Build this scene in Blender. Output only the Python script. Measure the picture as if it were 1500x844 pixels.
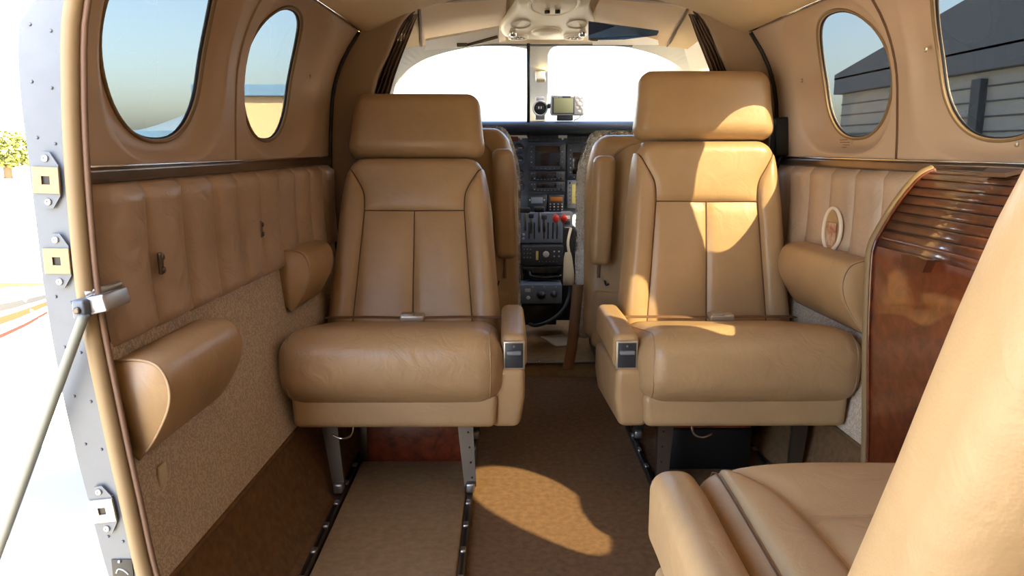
import bpy, bmesh, math, random
from mathutils import Vector, Matrix
random.seed(7)
scn = bpy.context.scene
for o in list(bpy.data.objects): bpy.data.objects.remove(o)
col = scn.collection

# ------------------------------------------------------------------ camera
F = 1100.0; PIT = math.atan(205/F); YAW = math.atan(10/F); CAM = Vector((-.155, 0, .90))
cd = bpy.data.cameras.new('camera'); cam = bpy.data.objects.new('camera', cd); col.objects.link(cam)
cd.sensor_fit = 'HORIZONTAL'; cd.sensor_width = 36; cd.lens = 36*F/1500; cd.clip_start = .02; cd.clip_end = 3000
cam.location = CAM; cam.rotation_euler = (math.pi/2-PIT, 0, -YAW); scn.camera = cam

# ------------------------------------------------------------------ sky, sun, exposure
SUN_RAY = Vector((-1.0, 1.12, -1.30)).normalized()
w = bpy.data.worlds.new('sky'); scn.world = w; w.use_nodes = True
nt = w.node_tree; nt.nodes.clear()
sky = nt.nodes.new('ShaderNodeTexSky'); sky.sky_type = 'NISHITA'; sky.sun_disc = False
sky.sun_elevation = math.asin(-SUN_RAY.z); sky.sun_rotation = math.atan2(-SUN_RAY.x, -SUN_RAY.y)
sky.air_density = 1.0; sky.dust_density = 3.0; sky.ozone_density = 1.0
hsv = nt.nodes.new('ShaderNodeHueSaturation'); hsv.inputs['Saturation'].default_value = 1.0
bg = nt.nodes.new('ShaderNodeBackground'); bg.inputs['Strength'].default_value = .62
wo = nt.nodes.new('ShaderNodeOutputWorld')
nt.links.new(sky.outputs[0], hsv.inputs['Color']); nt.links.new(hsv.outputs[0], bg.inputs[0]); nt.links.new(bg.outputs[0], wo.inputs[0])
sd = bpy.data.lights.new('sun', 'SUN'); so = bpy.data.objects.new('sun', sd); col.objects.link(so)
sd.energy = 32.0; sd.angle = math.radians(.6); sd.color = (1, .82, .50)
so.location = (6, -6, 8); so.rotation_euler = SUN_RAY.to_track_quat('-Z', 'Y').to_euler()
vs = scn.view_settings; vs.view_transform = 'Standard'; vs.look = 'None'; vs.gamma = 1; vs.use_curve_mapping = False
vs.exposure = 1.92

# ------------------------------------------------------------------ pixel helpers
def ray(px, py):
    dx = (px-750)/F; dy = (422-py)/F
    y = math.cos(PIT)+dy*math.sin(PIT); z = -math.sin(PIT)+dy*math.cos(PIT)
    return Vector((dx*math.cos(YAW)+y*math.sin(YAW), -dx*math.sin(YAW)+y*math.cos(YAW), z))
def atY(px, py, Y): r = ray(px, py); return CAM+r*(Y/r.y)
def atX(px, py, X): r = ray(px, py); return CAM+r*((X-CAM.x)/r.x)
def atZ(px, py, Z): r = ray(px, py); return CAM+r*((Z-CAM.z)/r.z)

# ------------------------------------------------------------------ materials
def lin(c):
    return tuple(((v/255)/12.92 if v/255 <= .04045 else ((v/255+.055)/1.055)**2.4) for v in c)+(1,)
MATS = {}
def mat(name, rgb, rough=.5, metal=0, var=0, vscale=6, bump=0, bscale=300, coat=0, dark=None, spec=.5, sheen=0, detail=4, bdist=.002):
    m = bpy.data.materials.new(name); m.use_nodes = True; n = m.node_tree.nodes; l = m.node_tree.links
    b = n['Principled BSDF']; c = lin(rgb)
    b.inputs['Base Color'].default_value = c; b.inputs['Roughness'].default_value = rough
    b.inputs['Metallic'].default_value = metal; b.inputs['Coat Weight'].default_value = coat
    b.inputs['Coat Roughness'].default_value = .06; b.inputs['Specular IOR Level'].default_value = spec
    b.inputs['Sheen Weight'].default_value = sheen
    tc = n.new('ShaderNodeTexCoord')
    if var or dark:
        t = n.new('ShaderNodeTexNoise'); t.inputs['Scale'].default_value = vscale; t.inputs['Detail'].default_value = detail
        t.inputs['Roughness'].default_value = .6
        r = n.new('ShaderNodeValToRGB'); d = lin(dark) if dark else tuple(x*(1-var) for x in c[:3])+(1,)
        r.color_ramp.elements[0].color = d; r.color_ramp.elements[0].position = .34
        r.color_ramp.elements[1].color = c if dark else tuple(min(1, x*(1+var*.6)) for x in c[:3])+(1,); r.color_ramp.elements[1].position = .68
        l.new(tc.outputs['Object'], t.inputs['Vector']); l.new(t.outputs['Fac'], r.inputs['Fac']); l.new(r.outputs['Color'], b.inputs['Base Color'])
    if bump:
        t = n.new('ShaderNodeTexNoise'); t.inputs['Scale'].default_value = bscale; t.inputs['Detail'].default_value = 3
        bm = n.new('ShaderNodeBump'); bm.inputs['Strength'].default_value = bump; bm.inputs['Distance'].default_value = bdist
        l.new(tc.outputs['Object'], t.inputs['Vector']); l.new(t.outputs['Fac'], bm.inputs['Height']); l.new(bm.outputs['Normal'], b.inputs['Normal'])
    MATS[name] = m; return m

def leather_mat(name, rgb, wr=.25):
    m = mat(name, rgb, .38, var=.10, vscale=5, spec=.5); n = m.node_tree.nodes; l = m.node_tree.links; b = n['Principled BSDF']
    tc = [x for x in n if x.type == 'TEX_COORD'][0]
    v = n.new('ShaderNodeTexVoronoi'); v.inputs['Scale'].default_value = 420
    w1 = n.new('ShaderNodeTexNoise'); w1.inputs['Scale'].default_value = 16; w1.inputs['Detail'].default_value = 3; w1.inputs['Distortion'].default_value = 1.2
    l.new(tc.outputs['Object'], v.inputs['Vector']); l.new(tc.outputs['Object'], w1.inputs['Vector'])
    b1 = n.new('ShaderNodeBump'); b1.inputs['Strength'].default_value = .12; b1.inputs['Distance'].default_value = .001
    b2 = n.new('ShaderNodeBump'); b2.inputs['Strength'].default_value = wr; b2.inputs['Distance'].default_value = .012
    l.new(v.outputs['Distance'], b1.inputs['Height']); l.new(w1.outputs['Fac'], b2.inputs['Height'])
    l.new(b2.outputs['Normal'], b1.inputs['Normal']); l.new(b1.outputs['Normal'], b.inputs['Normal'])
    return m
leather_mat('leather', (174, 142, 103), .16)
leather_mat('soft_leather', (174, 142, 103), .36)
leather_mat('wall_leather', (178, 152, 129), .38)
mat('piping', (164, 134, 102), .5)
mat('seam', (92, 62, 36), .7)
mat('vinyl', (184, 158, 134), .48, var=.05, vscale=4, bump=.08, bscale=500)
mat('bulkhead', (150, 124, 96), .6, var=.05, vscale=4, bump=.1, bscale=400)
mat('headliner', (205, 178, 138), .8, var=.04, vscale=3, bump=.12, bscale=700)
mat('gold_panel', (206, 172, 124), .55, var=.06, vscale=4)
mat('cream', (238, 228, 208), .45)
mat('visor_white', (250, 248, 244), .6)
mat('cream_dark', (206, 192, 164), .5)
mat('pillar', (222, 220, 210), .5)
mat('carpet', (130, 96, 60), .95, dark=(110, 79, 48), vscale=60, bump=.7, bscale=900, sheen=0, bdist=.004)
mat('carpet_light', (156, 126, 88), .95, dark=(138, 109, 74), vscale=50, bump=.7, bscale=900, sheen=0, bdist=.004)
mat('metal', (186, 186, 186), .38, 1)
mat('dark_metal', (104, 94, 84), .4, .9)
mat('chrome', (225, 225, 225), .14, 1)
mat('bronze', (120, 104, 92), .28, .9, var=.2, vscale=7)
mat('jamb_paint', (97, 101, 107), .45, .1, var=.05, vscale=30)
mat('plate_brass', (142, 124, 94), .4, .3, var=.1, vscale=60)
mat('tan_trim', (128, 104, 70), .55)
mat('brown_trim', (110, 82, 62), .6)
mat('black', (14, 14, 16), .45)
mat('black_gloss', (10, 10, 12), .15)
mat('navy_pad', (22, 30, 42), .55, bump=.1, bscale=300)
mat('panel_grey', (104, 116, 132), .5)
mat('bezel', (48, 51, 57), .4)
mat('screen', (26, 20, 20), .12)
mat('grey_plastic', (120, 122, 126), .45)
mat('silver_plastic', (176, 176, 178), .4)
mat('white_knob', (222, 220, 214), .4)
mat('red_knob', (214, 48, 22), .35)
mat('amber_screen', (150, 92, 30), .3)
mat('lcd', (150, 152, 120), .25)
mat('yellow_screen', (206, 196, 112), .3)
mat('curtain', (112, 90, 72), .9, var=.2, vscale=25, bump=.3, bscale=500)
mat('belt', (120, 88, 60), .7, bump=.4, bscale=900)
mat('buckle', (186, 176, 160), .35, .6)
mat('sheepskin', (240, 236, 228), 1, bump=1, bscale=160, sheen=.4, bdist=.02)
mat('cord_cream', (212, 196, 160), .5)
mat('strut_paint', (112, 114, 106), .4)
mat('gasket', (24, 24, 28), .5)
mat('blue_visor', (36, 52, 84), .15)
mat('pale_patch', (206, 190, 164), .7)
mat('print', (120, 92, 66), .7)
mat('welt_white', (226, 214, 196), .5)
mat('red_map', (150, 66, 44), .5, dark=(206, 186, 160), vscale=40)
# exterior
mat('concrete', (132, 130, 126), .9, var=.06, vscale=.4)
mat('hangar_wall', (168, 166, 160), .7, var=.04, vscale=.3)
mat('hangar_roof', (92, 98, 106), .6)
mat('hangar_dark', (72, 76, 82), .6)
mat('tan_wall', (190, 166, 136), .8)
mat('blue_roof', (92, 128, 170), .5)
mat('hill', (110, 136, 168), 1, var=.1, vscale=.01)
mat('ac_white', (232, 232, 232), .3, coat=.5)
mat('ac_grey', (92, 100, 112), .35, coat=.3)
mat('ac_tan', (74, 42, 22), .35)
mat('ac_stripe', (38, 40, 46), .35)
mat('ac_red', (84, 10, 12), .35)
mat('foliage', (120, 124, 62), .9, dark=(74, 84, 34), vscale=3)
mat('trunk', (92, 74, 56), .9)

def wood_mat(name, a, b_, c_, sc=22, coat=1.0):
    m = mat(name, a, .35, coat=coat); n = m.node_tree.nodes; l = m.node_tree.links; b = n['Principled BSDF']
    tc = [x for x in n if x.type == 'TEX_COORD'][0]
    t = n.new('ShaderNodeTexNoise'); t.inputs['Scale'].default_value = sc; t.inputs['Detail'].default_value = 6; t.inputs['Distortion'].default_value = 2.2; t.inputs['Roughness'].default_value = .65
    v = n.new('ShaderNodeTexVoronoi'); v.inputs['Scale'].default_value = sc*1.4
    mx = n.new('ShaderNodeMix'); mx.data_type = 'FLOAT'; mx.inputs[0].default_value = .25
    r = n.new('ShaderNodeValToRGB'); e = r.color_ramp.elements
    e[0].color = lin(b_); e[0].position = .3; e[1].color = lin(c_); e[1].position = .72
    x = r.color_ramp.elements.new(.5); x.color = lin(a)
    l.new(tc.outputs['Object'], t.inputs['Vector']); l.new(tc.outputs['Object'], v.inputs['Vector'])
    l.new(t.outputs['Fac'], mx.inputs[2]); l.new(v.outputs['Distance'], mx.inputs[3]); l.new(mx.outputs[0], r.inputs['Fac']); l.new(r.outputs['Color'], b.inputs['Base Color'])
    return m
wood_mat('burl', (100, 46, 22), (70, 30, 14), (122, 62, 30))
wood_mat('burl_red', (116, 50, 28), (66, 26, 16), (140, 68, 40), coat=.4)
wood_mat('tambour', (84, 44, 24), (50, 26, 15), (112, 62, 34), sc=14)

def fabric_mat(name, a, b_):
    m = mat(name, a, .9); n = m.node_tree.nodes; l = m.node_tree.links; b = n['Principled BSDF']
    tc = [x for x in n if x.type == 'TEX_COORD'][0]
    t = n.new('ShaderNodeTexWave'); t.inputs['Scale'].default_value = 38; t.inputs['Distortion'].default_value = 14; t.inputs['Detail'].default_value = 2; t.inputs['Detail Scale'].default_value = 2.2
    r = n.new('ShaderNodeValToRGB'); e = r.color_ramp.elements; e[0].color = lin(b_); e[0].position = .25; e[1].color = lin(a); e[1].position = .7
    bm = n.new('ShaderNodeBump'); bm.inputs['Strength'].default_value = .4; bm.inputs['Distance'].default_value = .003
    l.new(tc.outputs['Object'], t.inputs['Vector']); l.new(t.outputs['Fac'], r.inputs['Fac']); l.new(r.outputs['Color'], b.inputs['Base Color'])
    l.new(t.outputs['Fac'], bm.inputs['Height']); l.new(bm.outputs['Normal'], b.inputs['Normal'])
fabric_mat('side_fabric', (204, 186, 166), (180, 162, 142))

def glass_mat(name, tint, rough=0.0):
    m = bpy.data.materials.new(name); m.use_nodes = True; n = m.node_tree.nodes; l = m.node_tree.links
    n.clear(); o = n.new('ShaderNodeOutputMaterial'); tr = n.new('ShaderNodeBsdfTransparent'); gl = n.new('ShaderNodeBsdfGlossy')
    lw = n.new('ShaderNodeLayerWeight'); lw.inputs['Blend'].default_value = .5; pw = n.new('ShaderNodeMath'); pw.operation = 'POWER'; pw.inputs[1].default_value = 5; fr = n.new('ShaderNodeMath'); fr.operation = 'MULTIPLY_ADD'; fr.inputs[1].default_value = .5; fr.inputs[2].default_value = .02
    l.new(lw.outputs['Facing'], pw.inputs[0]); l.new(pw.outputs[0], fr.inputs[0]); mx = n.new('ShaderNodeMixShader')
    tr.inputs['Color'].default_value = tint+(1,); gl.inputs['Roughness'].default_value = rough
    l.new(fr.outputs[0], mx.inputs[0]); l.new(tr.outputs[0], mx.inputs[1]); l.new(gl.outputs[0], mx.inputs[2]); l.new(mx.outputs[0], o.inputs[0])
    MATS[name] = m
glass_mat('tinted_glass', (.295, .298, .29))
glass_mat('clear_glass', (.97, .98, .98))
glass_mat('blue_glass', (.25, .36, .55))

# ------------------------------------------------------------------ mesh helpers
def wloc(o):
    v = Vector((0, 0, 0))
    while o is not None: v = v+o.location; o = o.parent
    return v
def tag(o, label=None, cat=None, group=None, kind=None):
    if label: o['label'] = label
    if cat: o['category'] = cat
    if group: o['group'] = group
    if kind: o['kind'] = kind
    return o
def build(name, vf, m, parent=None, smooth=True, fix=True):
    v, f = vf[0], vf[1]
    me = bpy.data.meshes.new(name)
    if parent is None:
        n = len(v); base = Vector((sum(p[0] for p in v)/n, sum(p[1] for p in v)/n, min(p[2] for p in v))); off = base
    else:
        base = Vector((0, 0, 0)); off = wloc(parent)
    me.from_pydata([(p[0]-off.x, p[1]-off.y, p[2]-off.z) for p in v], [], f)
    if fix:
        bm = bmesh.new(); bm.from_mesh(me); bmesh.ops.recalc_face_normals(bm, faces=bm.faces); bm.to_mesh(me); bm.free()
    if smooth: me.polygons.foreach_set('use_smooth', [True]*len(me.polygons))
    me.materials.append(MATS[m]); me.update()
    o = bpy.data.objects.new(name, me); col.objects.link(o); o.location = base
    if parent is not None: o.parent = parent
    return o
def empty(name, loc, label, cat, group=None, kind=None):
    o = bpy.data.objects.new(name, None); col.objects.link(o); o.location = loc; o.empty_display_size = .05
    return tag(o, label, cat, group, kind)
def sheet(fn, nu, nv):
    v = [tuple(fn(i/nu, j/nv)) for j in range(nv+1) for i in range(nu+1)]
    f = [(j*(nu+1)+i, j*(nu+1)+i+1, (j+1)*(nu+1)+i+1, (j+1)*(nu+1)+i) for j in range(nv) for i in range(nu)]
    return v, f
def join(*parts):
    V, Fc = [], []
    for v, f in parts:
        k = len(V); V += list(v); Fc += [tuple(i+k for i in q) for q in f]
    return V, Fc
def rings(rs, closed=True, cap0=False, cap1=False):
    n = len(rs[0]); v = [tuple(p) for r in rs for p in r]; f = []
    for j in range(len(rs)-1):
        for i in range(n if closed else n-1):
            k = (i+1) % n; f.append((j*n+i, j*n+k, (j+1)*n+k, (j+1)*n+i))
    if cap0: f.append(tuple(range(n))[::-1])
    if cap1: f.append(tuple((len(rs)-1)*n+i for i in range(n)))
    return v, f
def tube(pts, r, n=8, closed=False, flat=None):
    P = [Vector(p) for p in pts]; N = len(P); rs = []
    up = None
    for i in range(N):
        a = P[(i-1) % N] if (closed or i > 0) else P[i]; b = P[(i+1) % N] if (closed or i < N-1) else P[i]
        t = (b-a).normalized()
        if up is None:
            up = Vector((0, 0, 1)) if abs(t.z) < .9 else Vector((1, 0, 0))
        s = t.cross(up); s = s.normalized() if s.length > 1e-6 else Vector((1, 0, 0)); up = s.cross(t).normalized()
        rr = r(i/(N-1)) if callable(r) else r
        ra, rb = (rr, rr) if flat is None else (rr, rr*flat)
        rs.append([P[i]+s*ra*math.cos(2*math.pi*k/n)+up*rb*math.sin(2*math.pi*k/n) for k in range(n)])
    if closed: rs.append(rs[0])
    v, f = rings(rs, True, not closed, not closed)
    return v, f
def stops(h, r, k, m):
    r = min(r, h*.999); a = [-h+r*i/k for i in range(k)]; b = [-h+r+(2*h-2*r)*i/m for i in range(m+1)]
    return a+b+[-x for x in a[::-1]]
def pillow(c, h, r, fn=None, k=3, m=6, rot=None):
    S = [stops(h[i], r, k, m) for i in range(3)]; idx = {}; V = []; Fc = []
    def vid(p):
        key = tuple(round(x, 6) for x in p)
        if key not in idx:
            q = [max(-(h[i]-min(r, h[i]*.999)), min(h[i]-min(r, h[i]*.999), p[i])) for i in range(3)]
            d = Vector([p[i]-q[i] for i in range(3)])
            if d.length > 1e-9: d = d.normalized()*min(r, min(h)*.999 if r > min(h) else r)
            idx[key] = len(V); P = Vector(q)+d
            if fn: P = Vector(fn(P.x, P.y, P.z))
            if rot: P = rot @ P
            V.append((P.x+c[0], P.y+c[1], P.z+c[2]))
        return idx[key]
    for a in range(3):
        b, d = [(1, 2), (2, 0), (0, 1)][a]
        for s in (-1, 1):
            for i in range(len(S[b])-1):
                for j in range(len(S[d])-1):
                    q = []
                    for (ii, jj) in ((i, j), (i+1, j), (i+1, j+1), (i, j+1)):
                        p = [0, 0, 0]; p[a] = s*h[a]; p[b] = S[b][ii]; p[d] = S[d][jj]; q.append(vid(p))
                    Fc.append(tuple(q if s > 0 else q[::-1]))
    return V, Fc
def rbox(c, h, r=.002, rot=None): return pillow(c, h, min(r, min(h)*.95), k=1, m=1, rot=rot)
def lathe(c, prof, n=24, axis='z', rot=None):
    rs = []
    for (r, z) in prof:
        ring = []
        for k in range(n):
            a = 2*math.pi*k/n; p = (r*math.cos(a), r*math.sin(a), z)
            if axis == 'y': p = (p[0], p[2], p[1])
            elif axis == 'x': p = (p[2], p[0], p[1])
            p = Vector(p)
            if rot: p = rot @ p
            ring.append((p.x+c[0], p.y+c[1], p.z+c[2]))
        rs.append(ring)
    return rings(rs, True, prof[0][0] > 1e-5, prof[-1][0] > 1e-5)
def prism(outline, off):
    """outline: list of 3D points, extruded by vector off"""
    o = Vector(off); a = [Vector(p) for p in outline]
    return rings([a, [p+o for p in a]], True, True, True)
def hermite(pts):
    xs = [p[0] for p in pts]; ys = [p[1] for p in pts]; n = len(pts)
    ms = []
    for i in range(n):
        if i == 0: ms.append((ys[1]-ys[0])/(xs[1]-xs[0]))
        elif i == n-1: ms.append((ys[-1]-ys[-2])/(xs[-1]-xs[-2]))
        else: ms.append((ys[i+1]-ys[i-1])/(xs[i+1]-xs[i-1]))
    def f(x):
        x = max(xs[0], min(xs[-1], x)); i = 0
        while i < n-2 and x > xs[i+1]: i += 1
        h = xs[i+1]-xs[i]; t = (x-xs[i])/h; t2 = t*t; t3 = t2*t
        return (2*t3-3*t2+1)*ys[i]+(t3-2*t2+t)*h*ms[i]+(-2*t3+3*t2)*ys[i+1]+(t3-t2)*h*ms[i+1]
    return f
def crv(pts, n=8):
    """Catmull-Rom through points"""
    P = [Vector(p) for p in pts]; out = []
    for i in range(len(P)-1):
        a = P[max(0, i-1)]; b = P[i]; c = P[i+1]; d = P[min(len(P)-1, i+2)]
        for j in range(n):
            t = j/n; out.append(.5*((2*b)+(c-a)*t+(2*a-5*b+4*c-d)*t*t+(3*b-a-3*c+d)*t**3))
    out.append(P[-1]); return out
def text(s, size, m, parent, loc, rot):
    cu = bpy.data.curves.new('t', 'FONT'); cu.body = s; cu.size = size; cu.extrude = size*.02; cu.align_x = 'CENTER'; cu.align_y = 'CENTER'
    t = bpy.data.objects.new('t', cu); col.objects.link(t)
    me = bpy.data.meshes.new_from_object(t); bpy.data.objects.remove(t)
    o = bpy.data.objects.new('lettering', me); col.objects.link(o); me.materials.clear(); me.materials.append(MATS[m])
    o.parent = parent; o.location = Vector(loc)-wloc(parent); o.rotation_euler = rot; return o

# ------------------------------------------------------------------ fuselage shape
prof = hermite([(-.05, -.17), (0, -.13), (.1, -.08), (.24, -.047), (.38, -.03), (.514, -.015), (.682, 0), (.8, 0), (.894, -.003), (.98, -.009), (1.08, -.022), (1.172, -.056), (1.262, -.115)])
def W(Y): return .713+.04*(2.4-max(Y, -.5)) if Y <= 2.4 else .713-.05*(Y-2.4)
def wx(s, Y, z, off=0): return s*(W(Y)+prof(z)-off)
ceil_z = hermite([(0, 1.365), (.2, 1.358), (.35, 1.338), (.46, 1.305), (.55, 1.262), (.585, 1.250), (.62, 1.258), (.80, 1.262)])
Y_AFT, Y_DOOR0, Y_DOOR1, Y_BULK = -.9, -.15, 1.08, 2.42

# ---- floor
fl = build('floor', sheet(lambda u, v: (-.74+1.48*u, Y_AFT+(2.90-Y_AFT)*v, 0), 8, 16), 'carpet'); tag(fl, 'worn dark brown carpet on the cabin aisle floor', 'floor', kind='structure')
# raised carpet between the left seat rails
build('floor_carpet_panel', pillow((-.414, 1.385, .0075), (.155, .65, .0095), .006, k=1, m=4), 'carpet_light', fl)
build('cockpit_step', sheet(lambda u, v: (-.68+1.36*u, 2.93+.95*v, .055), 6, 6), 'carpet_light', fl)
build('step_riser', sheet(lambda u, v: (-.68+1.36*u, 2.89+.04*v**2, .055*v), 6, 3), 'carpet_light', fl)
sb = build('step_edge_strip', tube([(-.3+.6*i/10, 2.915, .052) for i in range(11)], .012, 8, flat=.5), 'dark_metal', fl)
for x in (-.02, .04, .10): build('strip_screw', lathe((x, 2.905, .057), [(.005, 0), (.004, .003)], 10), 'chrome', fl)

# ---- walls
def ang_rect(y0, y1, z0, z1, yc, zc, n):
    base = [2*math.pi*k/n for k in range(n)]
    for cy, cz in ((y0, z0), (y1, z0), (y1, z1), (y0, z1)):
        a = math.atan2(cz-zc, cy-yc) % (2*math.pi)
        j = min(range(n), key=lambda k: abs(((base[k]-a+math.pi) % (2*math.pi))-math.pi)); base[j] = a
    base.sort(); return base
def rect_hit(a, y0, y1, z0, z1, yc, zc):
    c, s = math.cos(a), math.sin(a); t = 1e9
    if abs(c) > 1e-9: t = min(t, ((y1 if c > 0 else y0)-yc)/c)
    if abs(s) > 1e-9: t = min(t, ((z1 if s > 0 else z0)-zc)/s)
    return (yc+c*t, zc+s*t)
def sup(a, hy0, hy1, hz0, hz1, e):
    c, s = math.cos(a), math.sin(a); hy = hy1 if c > 0 else hy0; hz = hz1 if s > 0 else hz0
    r = (abs(c/hy)**e+abs(s/hz)**e)**(-1/e); return (c*r, s*r)
def lerp(a, b, t): return (a[0]+(b[0]-a[0])*t, a[1]+(b[1]-a[1])*t)
WINN = [0]
def window_cell(s, y0, y1, yc, hw, zc, hh, wall, label, dy0=.05, dy1=.07, seam=True):
    z0, z1 = .862, 1.262; N = 72
    A = ang_rect(y0, y1, z0, z1, yc, zc, N)
    R0 = [rect_hit(a, y0, y1, z0, z1, yc, zc) for a in A]
    def clamp(p, m): return (max(y0+m, min(y1-m, p[0])), max(z0+m, min(z1-m, p[1])))
    D = [sup(a, hw+dy0, hw+dy1, hh+.042, hh+.026, 3.0) for a in A]; D1 = [clamp((yc+p[0], zc+p[1]), .006) for p in D]
    H = [sup(a, hw, hw, hh, hh, 2.25) for a in A]; H1 = [(yc+p[0], zc+p[1]) for p in H]
    def ring(pts, off): return [(wx(s, p[0], p[1], off), p[0], p[1]) for p in pts]
    def mix(t): return [lerp(a, b, t) for a, b in zip(D1, H1)]
    D0 = [lerp(a, b, .5) for a, b in zip(R0, D1)]
    Hs = [(yc+p[0]*.985, zc+p[1]*.985) for p in H]
    rs = [ring(R0, 0), ring(D0, .001), ring([lerp(a, b, .85) for a, b in zip(R0, D1)], .003), ring(D1, .003), ring(mix(.12), -.003), ring(mix(.3), -.015), ring(mix(.55), -.024), ring(mix(.85), -.027), ring(H1, -.025), ring(Hs, -.028), ring(Hs, -.036)]
    wp = build('window_panel', rings(rs), 'vinyl', wall, fix=False)
    WINN[0] += 1
    root = empty('window_%d' % WINN[0], (wx(s, yc, zc, -.04), yc, zc-hh), label, 'window', kind='structure')
    fr = [[(yc+p[0]*q, zc+p[1]*q) for p in H] for q in (1.0, .8, .55, .3, .1)]
    def disc(off):
        v, f = rings([ring(r, off) for r in fr]); n = len(A); f.append(tuple(4*n+i for i in range(n))); return v, f
    a, b = disc(-.0315), disc(-.0345)
    build('pane', join(a, b), 'tinted_glass', root, fix=False)
    build('gasket', tube(ring(Hs, -.031), .0032, 6, closed=True), 'gasket', root)
    build('bezel', tube(ring([(yc+p[0]*1.01, zc+p[1]*1.01) for p in H], -.025), .0036, 6, closed=True), 'tan_trim', root)
    return wp
def screw_on(s, Y, z, off, par, r=.005, m='bronze'):
    return build('screw', lathe((wx(s, Y, z, off), Y, z), [(r, 0), (r*.9, -s*.003), (r*.3, -s*.0045)], 10, 'x'), m, par)

def wall_side(s, name, spans, label):
    Y0, Y1 = spans
    wl = build(name, sheet(lambda u, v: (wx(s, Y0+(Y1-Y0)*u, .20+.665*v), Y0+(Y1-Y0)*u, .20+.665*v), 28, 18), 'carpet', fix=False)
    build('side_carpet', sheet(lambda u, v: (wx(s, Y0+(Y1-Y0)*u, -.02+.225*v), Y0+(Y1-Y0)*u, -.02+.225*v), 28, 10), 'carpet', fl, fix=False)
    return tag(wl, label, 'wall', kind='structure')
WL = wall_side(-1, 'wall_left', (Y_DOOR1, Y_BULK), 'left cabin side wall with brown leather pleats over patterned carpet panel')
WR = wall_side(1, 'wall_right', (Y_AFT, Y_BULK), 'right cabin side wall with pleated leather and oval windows in the sun')
build('aft_side_panel', sheet(lambda u, v: (wx(-1, 0, -.02+1.282*v), Y_AFT+(Y_DOOR0-Y_AFT)*u, -.02+1.282*v), 6, 24), 'vinyl', WL)
# windows: left two, right four
window_cell(-1, 1.10, 1.66, 1.370, .178, 1.085, .172, WL, 'large oval side window beside the open door jamb', .05, .05)
window_cell(-1, 1.66, Y_BULK, 1.920, .166, 1.075, .156, WL, 'smaller oval side window near the left cockpit partition', .055, .16)
window_cell(1, 1.73, Y_BULK, 1.965, .170, 1.080, .155, WR, 'oval side window next to the black box at the right partition', .05, .13)
window_cell(1, 1.15, 1.73, 1.430, .182, 1.085, .170, WR, 'large oval side window above the wooden cabinet', .06, .07)
window_cell(1, .565, 1.15, .855, .190, 1.085, .170, WR, 'oval side window beside the single forward facing seat', .06, .06)
build('aft_window_panel', sheet(lambda u, v: (wx(1, Y_AFT+(.565-Y_AFT)*u, .862+.4*v), Y_AFT+(.565-Y_AFT)*u, .862+.4*v), 8, 12), 'vinyl', WR)
# dark seams between the window panels
for s, wl, ys in ((-1, WL, (1.66,)), (1, WR, (1.73, 1.15, .565))):
    for y in ys:
        build('panel_seam', tube([(wx(s, y, .865+.395*i/12, -.002), y, .865+.395*i/12) for i in range(13)], .005, 6), 'seam' if s > 0 else 'bulkhead', wl)
for s, wl, pts in ((-1, WL, [(316, 75), (432, 112), (424, 22)]), (1, WR, [(1196, 118), (1371, 73), (1479, 211)])):
    for p in pts:
        q = atX(p[0], p[1], s*.745); screw_on(s, q.y, q.z, -.008, wl, .0055, 'buckle')
# sill strip, top trim
def strip(s, wl, Y0, Y1, z0, z1, off, name, m, n=20):
    def fn(u, v):
        Y = Y0+(Y1-Y0)*u; a = v*math.pi; z = (z0+z1)/2-(z1-z0)/2*math.cos(a); return (wx(s, Y, z, off*min(1, 1.6*math.sin(a))), Y, z)
    return build(name, sheet(fn, n, 8), m, wl)
strip(-1, WL, 1.10, 2.40, .848, .872, .010, 'sill_strip', 'bronze')
build('sill_edge', tube([(wx(-1, 1.1+1.3*i/12, .873, .006), 1.1+1.3*i/12, .873) for i in range(13)], .0022, 6), 'chrome', WL)
strip(1, WR, -.85, 2.40, .848, .872, .010, 'sill_strip', 'bronze')
build('sill_edge', tube([(wx(1, -.85+3.25*i/14, .873, .006), -.85+3.25*i/14, .873) for i in range(15)], .0022, 6), 'chrome', WR)
for s, wl, y0 in ((-1, WL, -.85), (1, WR, -.85)):
    build('ceiling_trim', tube([(wx(s, y0+(2.40-y0)*i/16, 1.258, .004), y0+(2.40-y0)*i/16, 1.256) for i in range(17)], .0065, 8), 'chrome', wl)
# pleated leather
def pleats(s, wl, Y0, n, d, z0, z1, nm='pleat'):
    for k in range(n):
        a = Y0+k*d; ph = random.uniform(-1, 1)
        def fn(u, v, a=a, ph=ph):
            Y = a+d*u+.004*ph*math.sin(3*v+ph); z = z0+(z1-z0)*v
            pu = max(0, 1-abs(2*u-1)**2.6)**.55; pv = min(1, (v*(1-v)*26))**.5 if 0 < v < 1 else 0
            return (wx(s, Y, z, .001+.027*pu*pv+.002*pv), Y, z)
        build(nm, sheet(fn, 10, 16), 'wall_leather', wl)
pleats(-1, WL, 1.115, 10, .1285, .598, .848)
pleats(1, WR, 1.50, 7, .1285, .55, .848)
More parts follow.
